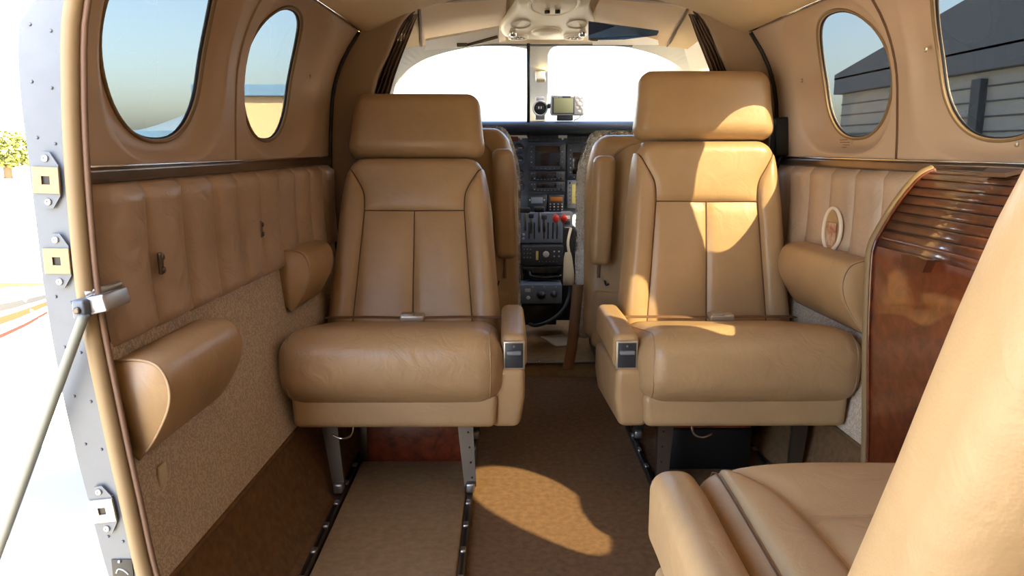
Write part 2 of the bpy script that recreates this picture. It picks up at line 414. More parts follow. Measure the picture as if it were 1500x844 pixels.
# patterned carpet panel and welt
def clothpanel(s, wl, Y0, Y1, z0, z1, m, name, off=.004):
    build(name, sheet(lambda u, v: (wx(s, Y0+(Y1-Y0)*u, z0+(z1-z0)*v, off), Y0+(Y1-Y0)*u, z0+(z1-z0)*v), 20, 8), m, wl)
clothpanel(-1, WL, 1.10, 2.41, .205, .61, 'side_fabric', 'carpet_panel')
clothpanel(1, WR, 1.06, 2.41, .205, .58, 'side_fabric', 'carpet_panel')
for s, wl in ((-1, WL), (1, WR)):
    build('carpet_welt', tube([(wx(s, 1.1+1.3*i/14, .205, .005), 1.1+1.3*i/14, .205) for i in range(15)], .0055, 6), 'carpet', wl)
build('torn_patch', pillow(atX(238, 695, wx(-1, 1.22, .38, .006)), (.003, .013, .018), .003, k=1, m=2), 'pale_patch', WL)
# little screw plates in the pleats
for p, tl in (((232, 386), .05), ((368, 336), .05)):
    q = atX(p[0], p[1], -.735); x = wx(-1, q.y, q.z, .029)
    pl = build('screw_plate', pillow((x, q.y, q.z), (.0035, .006, .019), .003, k=1, m=2), 'bronze', WL)
    for dz in (-.011, .011): build('screw', lathe((x+.003, q.y, q.z+dz), [(.0055, 0), (.005, .003), (.0015, .0035)], 10, 'x'), 'dark_metal', pl)

# ---- ceiling, rear wall, partition
def ceil_pt(u, v):
    Y = Y_AFT+(2.43-Y_AFT)*v; x = (2*u-1)*(W(Y)-.110); return (x, Y, ceil_z(abs(x)))
CE = tag(build('ceiling', sheet(ceil_pt, 40, 10), 'headliner', fix=False), 'tan cabin headliner curving down to the side walls', 'ceiling', kind='structure')
wb = build('wall_back', sheet(lambda u, v: ((2*u-1)*.84, Y_AFT, -.02+1.42*v), 4, 6), 'bulkhead'); tag(wb, 'plain tan partition closing the tail end of the cabin', 'wall', kind='structure')
# partition frame behind the cabin seats
inner_r = [(.60, -.02), (.61, .3), (.615, .6), (.605, .85), (.575, 1.08), (.53, 1.185), (.456, 1.312), (.3, 1.345), (0, 1.362)]
outer_r = [(.70, -.02), (.80, .3), (.80, .6), (.80, .85), (.78, 1.08), (.74, 1.2), (.66, 1.36), (.40, 1.42), (0, 1.44)]
ip = crv([(x, Y_BULK, z) for x, z in inner_r], 5); op = crv([(x, Y_BULK, z) for x, z in outer_r], 5)
ipf = ip+[Vector((-p.x, p.y, p.z)) for p in ip[-2::-1]]; opf = op+[Vector((-p.x, p.y, p.z)) for p in op[-2::-1]]
def shift(ps, d): return [p+Vector((0, d, 0)) for p in ps]
rr = []
for k in range(7):
    a = k/6*math.pi; rr.append([p+Vector((-math.copysign(1, p.x)*.012*math.sin(a) if abs(p.x) > .02 else 0, .02-.02*math.cos(a), 0)) for p in ipf])
WF = build('wall_front', rings([opf]+rr+[shift(opf, .04)], closed=False), 'bulkhead'); tag(WF, 'brown partition frame with wide opening between cabin and cockpit', 'wall', kind='structure')
for s in (-1, 1):
    build('edge_gasket', tube([(wx(s, 2.405, z, .004), 2.408, z) for z in [.02+1.23*i/24 for i in range(25)]], .007, 6), 'gasket', WF)

# ---- door jamb on the left
DJ = Y_DOOR1
zs = [-.02+1.30*i/36 for i in range(37)]
inn = [Vector((wx(-1, DJ, z, .0), DJ-.012, z)) for z in zs]
outw = hermite([(-.05, .045), (.24, .05), (.514, .056), (.682, .052), (.88, .056), (1.0, .064), (1.1, .064), (1.3, .06)])
out = [Vector((wx(-1, DJ, z, -outw(z)), DJ-.012, z)) for z in zs]
door = build('door_1', rings([inn, out, shift(out, .05), shift(inn, .05)], closed=False), 'jamb_paint', smooth=False)
tag(door, 'pale grey metal jamb of the open cabin door with square latch plates', 'door frame', kind='structure')
build('tan_edge_welt', tube([p+Vector((.010, -.006, 0)) for p in inn], .0125, 10), 'tan_trim', door)
build('brown_edge_welt', tube([p+Vector((.0255, -.002, 0)) for p in inn], .0048, 8), 'brown_trim', door)
def jamb_frame(z):
    d = Vector((wx(-1, DJ, z+.02), 0, z+.02))-Vector((wx(-1, DJ, z-.02), 0, z-.02)); return d.normalized()
def latch(px, py, m):
    c = atY(px, py, DJ-.016); t = jamb_frame(c.z); n = Vector((0, -1, 0)); s = Vector((t.z, 0, -t.x))
    def pt(a, b, d=0): return c+s*a+t*b+n*d
    hexo = [(-.017, -.021), (-.006, -.039), (.006, -.039), (.017, -.021), (.017, .021), (.006, .039), (-.006, .039), (-.017, .021)]
    base = build('latch_plate', prism([pt(a, b) for a, b in hexo], n*.002), 'jamb_paint', door, smooth=False)
    h, q = .0185, .0058
    o = [(-h, -h), (h, -h), (h, h), (-h, h)]; i = [(-q, -q), (q, -q), (q, q), (-q, q)]
    v, f = rings([[pt(a, b, .002) for a, b in o], [pt(a, b, .005) for a, b in o], [pt(a*.97, b*.97, .0055) for a, b in o], [pt(a, b, .0055) for a, b in i], [pt(a, b, .0022) for a, b in i]])
    build('striker_square', (v, f), m, base, smooth=False)
    build('striker_hole', prism([pt(a, b, .0021) for a, b in i], n*.0004), 'black', base, smooth=False)
    for b in (-.030, .030):
        p = pt(0, b, .002); build('screw', lathe(p, [(.0052, 0), (.0046, -.0022), (.002, -.0026), (.0016, -.0016)], 12, 'y'), 'metal', base)
latch(70, 264, 'plate_brass'); latch(86, 382, 'plate_brass'); latch(152, 747, 'buckle')
c = atY(180, 836, DJ-.0135)
pk = build('placard', rbox(c, (.016, .0006, .019), .0004), 'black', door)
build('placard_mark', tube(crv([c+Vector((-.010, -.001, -.004)), c+Vector((-.006, -.001, .003)), c+Vector((.002, -.001, .001)), c+Vector((.009, -.001, -.006))], 4), .0013, 6), 'silver_plastic', pk)
build('screw', lathe(c+Vector((-.003, -.0008, .016)), [(.003, 0), (.0025, -.002)], 10, 'y'), 'metal', pk)
for k in range(11):
    z = .30+.075*k
    for a in (.3, .72):
        x = wx(-1, DJ, z, -outw(z)*a); build('rivet', lathe((x, DJ-.0125, z+.02*a), [(.0024, 0), (.0016, -.0012), (.0004, -.0016)], 8, 'y'), 'jamb_paint', door)
# bracket and door strut
br = empty('strut_bracket', atY(140, 460, 1.06), 'silver bracket bolted to the leather wall at the door jamb', 'bracket')
p0 = atY(121, 452, 1.045); p1 = atY(166, 432, 1.10)
R = Matrix.Rotation(math.radians(-12), 3, 'Y')
build('bracket_body', pillow((p0+p1)/2+Vector((.004, .01, -.001)), (.020, .035, .013), .004, k=2, m=1, rot=R), 'metal', br)
build('bracket_eye', pillow(p0, (.009, .012, .014), .004, k=2, m=1), 'jamb_paint', br)
build('bracket_cap', tube([(p0+p1)/2+Vector((-.008, -.02, .014)), (p0+p1)/2+Vector((.018, .03, .020))], .006, 8), 'metal', br)
build('bolt', lathe(p0+Vector((0, -.013, 0)), [(.005, 0), (.005, -.003), (.0015, -.0035)], 10, 'y'), 'dark_metal', br)
e0 = atY(121, 468, 1.035); e1 = atY(0, 800, 1.035); dirv = (e1-e0)
ST = build('door_strut', tube([e0-dirv*.02, e0, e1, e1+dirv*.8], .0072, 12), 'strut_paint'); tag(ST, 'pale grey support rod running from the bracket down out of the door', 'strut')

# ------------------------------------------------------------------ armrest pads on the walls
def wedge(s, Y0, Y1, zt, zb, prot, label, group=None):
    root = empty('armrest_pad', (wx(s, (Y0+Y1)/2, zb), (Y0+Y1)/2, zb), label, 'armrest', group)
    h = zt-zb
    sec = crv([(0, 0, zt-.0*h), (prot*.5, 0, zt+.015*h), (prot*.86, 0, zt-.05*h), (prot*1.0, 0, zt-.24*h), (prot*.90, 0, zt-.48*h), (prot*.48, 0, zt-.80*h), (prot*.10, 0, zb)], 4)
    rs = []
    ys = [(Y0, .93), (Y0+.006, .985), (Y0+.014, 1)]+[(Y0+.014+(Y1-Y0-.05)*k/8, 1) for k in range(1, 9)]+[(Y1-.018, .96), (Y1, .85)]
    for y, sc in ys:
        rs.append([Vector((wx(s, y, p.z, .010+p.x*sc), y, zb+(p.z-zb)*(1-(1-sc)*.3))) for p in sec]+[Vector((wx(s, y, zb+.1*h, .002), y, zb+.02)), Vector((wx(s, y, zt, .002), y, zt-.01))])
    body = build('pad', rings(rs, True, True, True), 'leather', root)
    ed = [Vector((wx(s, Y0, p.z, .010+p.x*.97), Y0+.002, p.z)) for p in sec]
    build('piping', tube(ed, .0024, 6), 'piping', root)
    return root
wedge(-1, 1.098, 1.41, .583, .425, .078, 'long wedge shaped leather armrest pad on wall beside the door jamb')
wedge(-1, 1.87, 2.12, .645, .490, .072, 'leather armrest pad on wall beside the low headrest seat')
wedge(1, 1.72, 2.12, .640, .462, .092, 'leather armrest pad on wall under the oval cup recess')

# oval recess in the right pleats
c = atX(1226, 336, .712); rc = empty('cup_recess', c+Vector((0, 0, -.05)), 'white rimmed oval recess with reddish leaflet in the right pleated wall', 'recess')
def ov(a, b, off, n=28): return [Vector((wx(1, c.y+a*math.cos(2*math.pi*k/n), c.z+b*math.sin(2*math.pi*k/n), off), c.y+a*math.cos(2*math.pi*k/n), c.z+b*math.sin(2*math.pi*k/n))) for k in range(n)]
build('rim', tube(ov(.047, .056, .032), .0055, 8, closed=True), 'welt_white', rc)
build('dish', rings([ov(.046, .055, .034), ov(.043, .052, .0315), ov(.028, .034, .031), ov(.004, .005, .031)]), 'leather', rc)
build('leaflet', pillow(Vector((wx(1, c.y, c.z, .0335), c.y+.002, c.z-.012)), (.0015, .028, .030), .001, k=1, m=2), 'red_map', rc)

# ------------------------------------------------------------------ wooden cabinet, right wall
CY0, CY1 = 1.06, 1.53
cab = empty('tambour_cabinet', (.66, (CY0+CY1)/2, 0), 'glossy burl wood cabinet with rolling slatted top below the right windows', 'cabinet')
edge = [(.632, .0), (.632, .223), (.611, .50), (.603, .66), (.605, .702), (.616, .731), (.645, .786), (.683, .839), (.715, .858)]
ec = crv([(x, 0, z) for x, z in edge], 6)
lowp = [p for p in ec if p.z <= .725]
build('front_panel', join(sheet(lambda u, v: (lambda p: (p.x, CY0+(CY1-CY0)*u, p.z))(lowp[min(len(lowp)-1, round(v*(len(lowp)-1)))]), 4, len(lowp)-1)), 'burl', cab, fix=False)
for y, nm in ((CY1, 'end_panel'), (CY0, 'end_panel')):
    a = [Vector((p.x+.003, y, p.z)) for p in ec]; b = [Vector((wx(1, y, max(0, p.z), .0), y, p.z)) for p in ec]
    build(nm, rings([a, b, shift(b, -.006), shift(a, -.006)], closed=False), 'burl', cab)
build('edge_trim', tube([Vector((p.x-.002, CY1+.005, p.z)) for p in ec], .0095, 8), 'tan_trim', cab)
build('front_edge_bead', tube([Vector((p.x-.003, CY1-.007, p.z)) for p in ec], .0035, 6), 'burl', cab)
# tambour slats along the arc
upp = [p for p in ec if p.z >= .70]
L = [0]
for i in range(1, len(upp)): L.append(L[-1]+(upp[i]-upp[i-1]).length)
def upt(s):
    s *= L[-1]
    for i in range(1, len(L)):
        if s <= L[i] or i == len(L)-1:
            t = (s-L[i-1])/(L[i]-L[i-1]); return upp[i-1].lerp(upp[i], t)
NS = 10
for k in range(NS):
    a, b = k/NS+.006, (k+1)/NS-.006
    pts = [upt(a+(b-a)*j/4) for j in range(5)]; t = (pts[-1]-pts[0]).normalized(); n = Vector((-t.z, 0, t.x))
    bul = [0, .0009, .001, .0009, 0]
    o = [p+n*(.001+q) for p, q in zip(pts, bul)]+[pts[-1]-n*.004, pts[0]-n*.004]
    build('slat', rings([[Vector((p.x, CY1-.012, p.z)) for p in o], [Vector((p.x, CY0+.01, p.z)) for p in o]], True, True, True), 'tambour', cab)
build('slat_backing', sheet(lambda u, v: (lambda p: (p.x+.003, CY0+(CY1-CY0)*u, p.z-.003))(upt(v)), 2, 12), 'seam', cab)
for yc, s0, s1, hw in ((1.345, -.075, .035, .045), (1.30, .93, 1.0, .045)):
    if s0 < 0:
        q = lambda a: Vector((.600, 0, .708+a))
        ol = [(yc+hw, .0), (yc+hw*.72, -.024), (yc-hw*.72, -.024), (yc-hw, .0)]
        build('slat_handle', prism([Vector((.603, y, .706+dz)) for y, dz in ol], (-.016, 0, 0)), 'tambour', cab, smooth=False)
    else:
        p = upt(.97); ol = [(yc+hw, .0), (yc+hw*.7, -.016), (yc-hw*.7, -.016), (yc-hw, 0)]
        build('slat_handle', prism([Vector((p.x+dz*1.4, y, p.z+.004+dz*.5)) for y, dz in ol], (-.003, 0, .007)), 'brown_trim', cab, smooth=False)

# ------------------------------------------------------------------ upholstery helpers
def coons(b, t, l, r):
    """four boundary functions of [0,1] -> 2D tuple"""
    def f(u, v):
        B, T, Lf, Rt = Vector(b(u)), Vector(t(u)), Vector(l(v)), Vector(r(v))
        c00, c10, c01, c11 = Vector(b(0)), Vector(b(1)), Vector(t(0)), Vector(t(1))
        return (1-v)*B+v*T+(1-u)*Lf+u*Rt-((1-u)*(1-v)*c00+u*(1-v)*c10+(1-u)*v*c01+u*v*c11)
    return f
def puff(u, v, e=2.6, p=.5): return (max(0, 1-abs(2*u-1)**e)**p)*(max(0, 1-abs(2*v-1)**e)**p)

def aft_seat(s, cx, top, hr, name_label, group, zoff=0):
    """seat facing the tail; s = direction of the aisle (+1 / -1)"""
    X = lambda u: cx+s*u
    root = empty('cabin_seat', (cx, 1.86, 0), name_label, 'seat', group)
    def pil(nm, c, h, r, m='leather', fn=None, k=4, mm=8, rot=None, par=root):
        f2 = (lambda x, y, z: fn(x, y, z)) if fn else None
        v, f = pillow((0, 0, 0), h, r, f2, k, mm, rot)
        return build(nm, ([(X(c[0]+p[0]), c[1]+p[1], c[2]+p[2]) for p in v], f), m, par)
    # cushion
    def cf(x, y, z):
        e = max(0, 1-(x/.275)**4)*max(0, 1-(y/.245)**4)
        dz = (.016*e if z > 0 else -.004*e); fr = max(0, (-y-.05)/.19)
        return (x*(1+.012*(1-(z/.08)**2)), y-.018*fr*(1-(z/.085)**2)*(1-(x/.28)**6), z+dz-.19*y-.006*math.cos(x*9)*max(0, y/.24))
    cu = pil('seat_cushion', (-.008, 1.945, .338), (.270, .232, .092), .064, 'soft_leather', fn=cf, k=6, mm=14)
    # piping near both ends of the cushion
    for uu in (.240, -.240):
        rr_ = math.sqrt(.064**2-(abs(uu)-.206)**2); path = []
        for j in range(21):
            a = -1.5+3.07*j/20; path.append((-.168-rr_*math.cos(a), (.028 if a > 0 else -.028)+rr_*math.sin(a)))
        path += [(-.168+.31*j/10, .028+rr_) for j in range(1, 11)]
        pts = []
        for y, z in path:
            q = cf(uu, y, z); pts.append((X(q[0]-.008), 1.945+q[1], .338+q[2]))
        build('piping', tube(pts, .0021, 5), 'piping', cu)
    # base shell
    def bf(x, y, z): return (x*(1+.30*(z+.04)) + (.02*(z-.04) if x < 0 else 0), y, z-.06*y)
    pil('seat_base', (.0, 1.955, .256), (.245, .215, .042), .016, fn=bf, k=3, mm=6)
    def sf(x, y, z): return (x-.16*max(0, .0-z)*(1 if x > 0 else .2), y-.10*z, z-.10*y)
    pil('side_shell', (.277, 1.972, .275), (.041, .212, .078), .018, fn=sf, k=3, mm=4)
    # armrest on the aisle side
    def af(x, y, z): return (x, y, z+.006*math.cos(y*7))
    ar = pil('armrest', (.291, 1.955, .408), (.032, .185, .045), .02, fn=af, k=4, mm=6)
    ar.data.materials[0] = MATS['leather']
    yp = 1.768
    pl = build('control_plate', ([(X(.291)+p[0], p[1], p[2]) for p in rbox((0, yp, .404), (.027, .004, .036), .003)[0]], rbox((0, yp, .404), (.027, .004, .036), .003)[1]), 'buckle', ar)
    build('control_recess', rbox((X(.291), yp-.0038, .404), (.022, .0010, .031), .0008), 'bezel', pl)
    build('recline_lever', pillow((X(.291), yp-.009, .412), (.018, .006, .005), .003, k=2, m=1), 'grey_plastic', pl)
    build('plate_screw', lathe((X(.291), yp-.005, .427), [(.003, 0), (.0025, -.002)], 8, 'y'), 'metal', pl)
    # backrest: plane from bottom to top
    Bt = Vector((2.135, .395)); Tp = Vector(top); dl = (Tp-Bt).length; ax = (Tp-Bt)/dl; nn = Vector((-ax.y, ax.x))   # nn: towards the tail
    if nn.x > 0: nn = -nn
    ew = hermite([(-.06, .262), (.0, .258), (.12, .247), (.25, .236), (.36, .228), (dl-.055, .212), (dl-.02, .2), (dl, .185)])
    def P3(u, q, d): return (X(u), Bt.x+ax.x*q+nn.x*d, Bt.y+ax.y*q+nn.y*d)
    v, f = pillow((0, 0, 0), (1, .055, (dl+.07)/2), .05, None, 4, 10)
    V = []
    for p in v:
        q = p[2]+(dl+.07)/2-.07; uu = p[0]; ed = ew(q); sg = math.copysign(1, uu) if abs(uu) > 1e-6 else 0
        full = 1-.0; xx = uu*(ed-.01)
        if abs(uu) > .95: xx = sg*((ed-.01)-.05*(1-(abs(uu)-.95)/.05)*1.0) if False else sg*(ed-.01)*(.8+.2*(abs(uu)-.95)/.05)
        V.append(P3(xx, q, p[1]-.055))
    back = build('backrest', (V, f), 'leather', root)
    zp = dl*.665; a0, a1 = .178, .148
    ai = lambda q: a0+(a1-a0)*q/zp
    zs_ = dl-.035
    def up_curve(t):    # from panel top corner out to the edge
        p = [Vector((a1, zp)), Vector((a1+.004, zp+.055)), Vector((a1+.03, zp+.105)), Vector((ew(zs_)-.006, zs_))]
        c = crv([(x.x, x.y, 0) for x in p], 8); k = t*(len(c)-1); i = min(int(k), len(c)-2); r_ = c[i].lerp(c[i+1], k-i); return (r_.x, r_.y)
    def patch(nm, b, t, l, r, h, nu=14, nv=18, e=3.0, wrap=None):
        g = coons(b, t, l, r)
        def fn(u, v):
            p = g(u, v); d = -.001+h*puff(u, v, e, .5)
            d += .012*(abs(p.x)/.24)**3 if abs(p.x) < .2 else .007
            rim = max(0, (abs(p.x)-(ew(p.y)-.045))/.045); d -= .045*rim**3
            tp = max(0, (p.y-(dl-.04))/.04); d -= .03*tp**3
            return P3(p.x, p.y, d)
        return build(nm, sheet(fn, nu, nv), 'leather', back)
    for sg in (-1, 1):
        patch('centre_panel', lambda u: (sg*a0*u, -.05), lambda u: (sg*a1*u, zp), lambda v: (0, -.05+(zp+.05)*v), lambda v: (sg*(a0+(a1-a0)*v), -.05+(zp+.05)*v), .013)
        patch('bolster', lambda u: (sg*(a0+(ew(-.05)-a0)*u), -.05), lambda u: (sg*(ew(zs_)-.006+.006*u), zs_+.001*u),
              lambda v: ((sg*(a0+(a1-a0)*v/.62), -.05+(zp+.05)*v/.62) if v < .62 else (lambda p: (sg*p[0], p[1]))(up_curve((v-.62)/.38))),
              lambda v: (sg*ew(-.05+(zs_+.05)*v), -.05+(zs_+.05)*v), .020, 12, 30)
    def side(sg):
        def fn(v):
            if v < .7: p = up_curve(v/.7); return (sg*p[0], p[1])
            t = (v-.7)/.3; return (sg*(ew(zs_)-.006+(ew(dl)-ew(zs_))*t), zs_+(dl-zs_)*t)
        return fn
    def seam(pts2):
        build('seam', tube([P3(x, q, .0015+(.012*(abs(x)/.24)**3 if abs(x) < .2 else .007)-.045*max(0, (abs(x)-(ew(q)-.045))/.045)**3) for x, q in pts2], .0016, 5), 'seam', back)
    seam([(0, -.03+(zp+.03)*k/12) for k in range(13)]); seam([(a1*(2*k/14-1), zp) for k in range(15)])
    for sg in (-1, 1):
        seam([(sg*(a0+(a1-a0)*k/14), -.05+(zp+.05)*k/14) for k in range(15)]+[(lambda p: (sg*p[0], p[1]))(up_curve(k/14)) for k in range(1, 14)])
    patch('yoke', lambda u: (a1*(2*u-1), zp), lambda u: ((ew(dl)-.006)*(2*u-1), dl), side(-1), side(1), .017, 26, 20)
    # headrest
    hh = hr/2
    def hf(x, y, z): return (x*(1.0-.05*(z/hh)-.015*(1-(z/hh)**2)), y*(1+.15*(1-(x/.2)**2)), z)
    v, f = pillow((0, 0, 0), (.203, .048, hh), .042, hf, 5, 8)
    build('headrest', ([P3(p[0], dl+.004+hh+p[2], -.048+.006-p[1]) for p in v], f), 'leather', root)
    # legs, rails feet, pan, bail handle
    build('seat_pan', rbox((X(-.01), 1.99, .228), (.215, .17, .014), .003), 'black', root)
    for ub, ut, kk in ((.178, .160, 0), (-.165, -.200, 1)):
        for yb, yt, rear in ((1.835, 1.885, 0), (2.20, 2.12, 1)):
            o = [(X(ut-.022), yt, .236), (X(ut+.022), yt, .236), (X(ub+.015), yb, .03), (X(ub-.015), yb, .03)]
            lg = build('leg', prism([Vector(p) for p in o], (0, .012, .004)), 'dark_metal', root, smooth=False)
            build('leg_foot', pillow((X(ub), yb+.004, .031), (.012, .02, .0135), .006, k=2, m=1), 'metal', lg)
            if not rear and kk == 0:
                for j in range(5): build('rivet', lathe((X(ub+(ut-ub)*(j+.6)/5.4+.006), yb+(yt-yb)*(j+.6)/5.4-.001, .03+.206*(j+.6)/5.4), [(.003, 0), (.002, -.002)], 8, 'y'), 'black', lg)
    hx = -.115 if s > 0 else .115
    pts = crv([(X(hx*s if s > 0 else hx), 1.80, .245), (X(hx), 1.80, .205), (X(hx-.008), 1.80, .185), (X(hx-.030), 1.80, .178), (X(hx-.052), 1.80, .188)], 5)
    build('release_handle', tube(pts, .003, 6), 'chrome', root)
    pts = [(X(-.06), 1.82, .24), (X(-.06), 1.82, .20)]
    build('release_pin', tube(pts, .0025, 6), 'chrome', root)
    # lap belt lying at the back of the cushion
    for u0, u1, sl in ((-.215, .0, .0), (.25, .03, .0)):
        ctr = crv([(X(u0*1.12), 2.10, .424), (X(u0*.7+u1*.3), 2.06, .433), (X((u0+u1)/2), 2.045, .437), (X(u1), 2.02, .440)], 6)
        build('belt_strap', tube(ctr, .017, 8, flat=.12), 'belt', root)
    bk = build('belt_buckle', pillow((X(.017 if s > 0 else -.002), 2.0, .447), (.033, .022, .009), .005, k=2, m=2), 'buckle', root)
    build('buckle_flap', pillow((X(.005 if s > 0 else .01), 1.995, .4565), (.018, .017, .0025), .002, k=1, m=1), 'metal', bk)
    return root
aft_seat(1, -.425, (2.30, .878), .202, 'tan leather cabin seat with low headrest beside the brown shaded wall', 'club seats facing the tail')
aft_seat(-1, .432, (2.225, .925), .202, 'tan leather cabin seat with tall sunlit headrest beside the right wall', 'club seats facing the tail')

# seat rails
def rail(x, Y0, Y1, label):
    r = empty('seat_rail', (x, (Y0+Y1)/2, .0), label, 'rail', 'seat rails in the floor')
    build('rail_bar', rbox((x, (Y0+Y1)/2, .007), (.009, (Y1-Y0)/2, .008), .002), 'dark_metal', r)
    build('rail_slot', rbox((x, (Y0+Y1)/2, .0152), (.0032, (Y1-Y0)/2-.01, .0007), .0004), 'black', r)
    y = Y0+.05
    while y < Y1-.02:
        build('rail_lug', pillow((x, y, .0165), (.0065, .011, .004), .003, k=1, m=1), 'metal', r); y += .115
rail(-.583, 1.15, 2.32, 'metal seat rail along the foot of the left wall')
rail(-.250, 1.15, 2.32, 'metal seat rail between raised carpet panel and aisle')
rail(.244, 1.60, 2.32, 'metal seat rail beside the aisle under the tall headrest seat')
rail(.590, 1.60, 2.32, 'metal seat rail along the foot of the right wall')
pb = empty('burl_kick_panel', (-.425, 2.05, 0), 'reddish burl wood panel standing under the low headrest seat', 'panel')
build('panel_board', rbox((-.425, 2.05, .066), (.150, .008, .062), .002), 'burl_red', pb)
build('panel_bottom_strip', rbox((-.425, 2.040, .006), (.150, .004, .005), .002), 'dark_metal', pb)
build('panel_end_trim', rbox((-.562, 2.048, .066), (.012, .011, .064), .002), 'dark_metal', pb)
rb = empty('spar_box', (.42, 2.10, 0), 'black box on the floor under the tall headrest seat', 'box')
build('box_body', rbox((.42, 2.05, .062), (.120, .05, .062), .006), 'black', rb); build('box_lid', rbox((.42, 2.05, .128), (.117, .048, .004), .002), 'burl_red', rb)

# ------------------------------------------------------------------ forward facing seat in the right foreground
FS = empty('single_seat', (.38, .75, 0), 'pale tan leather forward facing seat with broad smooth backrest', 'seat')
def fcf(x, y, z):
    e = max(0, 1-(x/.25)**4)*max(0, 1-(y/.27)**4)
    return (x, y, z+(.018*e if z > 0 else 0)+.05*y)
FX, FY, FZ = .345, .795, .352
fc = build('seat_cushion', pillow((FX, FY, FZ), (.232, .248, .075), .05, fcf, 5, 10), 'leather', FS)
def ftop(x, y):   # top surface of the cushion at world x, y
    lx, ly = x-FX, y-FY; e = max(0, 1-(lx/.25)**4)*max(0, 1-(ly/.27)**4); return FZ+.075+.018*e+.05*ly
# raised upholstery panels on the cushion with seams between
def fpatch(nm, b, t, l, r, h, nu=14, nv=14):
    g = coons(b, t, l, r)
    def fn(u, v):
        p = g(u, v); z = ftop(p.x, p.y)-.001+h*puff(u, v, 3.2, .5)
        fr = max(0, (p.y-(FY+.195))/.055); z -= .05*min(1.2, fr)**2.2
        return (p.x, p.y, z)
    return build(nm, sheet(fn, nu, nv), 'leather', fc)
xl, xr = .150, .545
def arcs(v):
    c = crv([(.232, .55, 0), (.226, .75, 0), (.218, .855, 0), (.200, .94, 0), (.165, 1.0, 0), (.15, 1.006, 0)], 6); k = v*(len(c)-1); i = min(int(k), len(c)-2); q = c[i].lerp(c[i+1], k-i); return (q.x, q.y)
fpatch('side_panel', lambda u: (xl+(.232-xl)*u, .55), lambda u: (.150+.0001*u, 1.006), lambda v: (xl, .55+.456*v), arcs, .012, 10, 22)
def arcup(v): return arcs(.42+.58*v)
def arclo(v): return arcs(.42*v)
am = arcs(.42)
fpatch('front_panel', lambda u: (am[0]+(xr-am[0])*u, am[1]+.004*math.sin(u*3)), lambda u: (.15+(xr-.15)*u, 1.006+.02*math.sin(u*2.6)), arcup, lambda v: (xr, am[1]+(1.006-am[1])*v), .014, 20, 14)
fpatch('centre_panel', lambda u: (.232+(xr-.232)*u, .55), lambda u: (am[0]+(xr-am[0])*u, am[1]+.004*math.sin(u*3)), arclo, lambda v: (xr, .55+(am[1]-.55)*v), .012, 14, 10)
pp = []
for i in range(27):
    y = .56+.478*i/26; ly = y-FY; dr = .05-math.sqrt(max(0, .05**2-max(0, ly-.198)**2)); pp.append((.1455, y, ftop(.1455, y)-dr+.0008))
build('piping', tube(pp, .0014, 5), 'seam', fc)
def faf(x, y, z): return (x-.025*(y-.1)*0+.0, y, z+.03*y-.01*max(0, (y-.12)/.12)**2)
build('armrest', pillow((.083, .775, .392), (.034, .240, .060), .028, faf, 5, 8), 'leather', FS)
build('armrest_button', lathe((.108, .775, .432), [(.006, 0), (.006, .004), (.002, .006)], 10, 'x'), 'chrome', FS)
def fbf(x, y, z): return (x*(1+.5*z), y, z)
build('seat_base', pillow((.325, .80, .235), (.255, .225, .06), .02, fbf, 3, 5), 'leather', FS)
# backrest: broad slab leaning to the tail
FBo = Vector((.634, .40)); FTo = Vector((.3625, .985)); fl_ = (FTo-FBo).length; fax = (FTo-FBo)/fl_; fnn = Vector((-fax.y, fax.x))  # towards the tail
if fnn.x > 0: fnn = -fnn
few = hermite([(-.1, .240), (.1, .246), (.3, .248), (fl_-.08, .250), (fl_, .225)])
def FP(u, q, d): return (.342+u, FBo.x+fax.x*q+fnn.x*d, FBo.y+fax.y*q+fnn.y*d)
v, f = pillow((0, 0, 0), (1, .07, (fl_+.08)/2), .062, None, 6, 10)
V = []
for p in v:
    q = p[2]+(fl_+.08)/2-.08; uu = p[0]
    xx = uu*few(q)*1.0
    if abs(uu) > .938: xx = math.copysign(few(q)*(.74+.26*(abs(uu)-.938)/.062), uu)
    else: xx = uu/.938*few(q)*.74
    V.append(FP(xx, q, p[1]+.07))
bk = build('backrest', (V, f), 'leather', FS)
v, f = pillow((0, 0, 0), (.19, .055, .10), .05, None, 5, 6)
build('headrest', ([FP(p[0]+.0, fl_+.095+p[2], .06+p[1]) for p in v], f), 'leather', FS)
build('wing_bolster', pillow((.200, .485, .80), (.018, .036, .065), .017, lambda x, y, z: (x+.02*(z/.08)**2, y-.35*z, z), 4, 6), 'leather', bk)
for x in (.17, .49):
    for y in (.64, .93):
        lg = build('leg', rbox((x, y, .09), (.016, .016, .092), .003), 'dark_metal', FS)

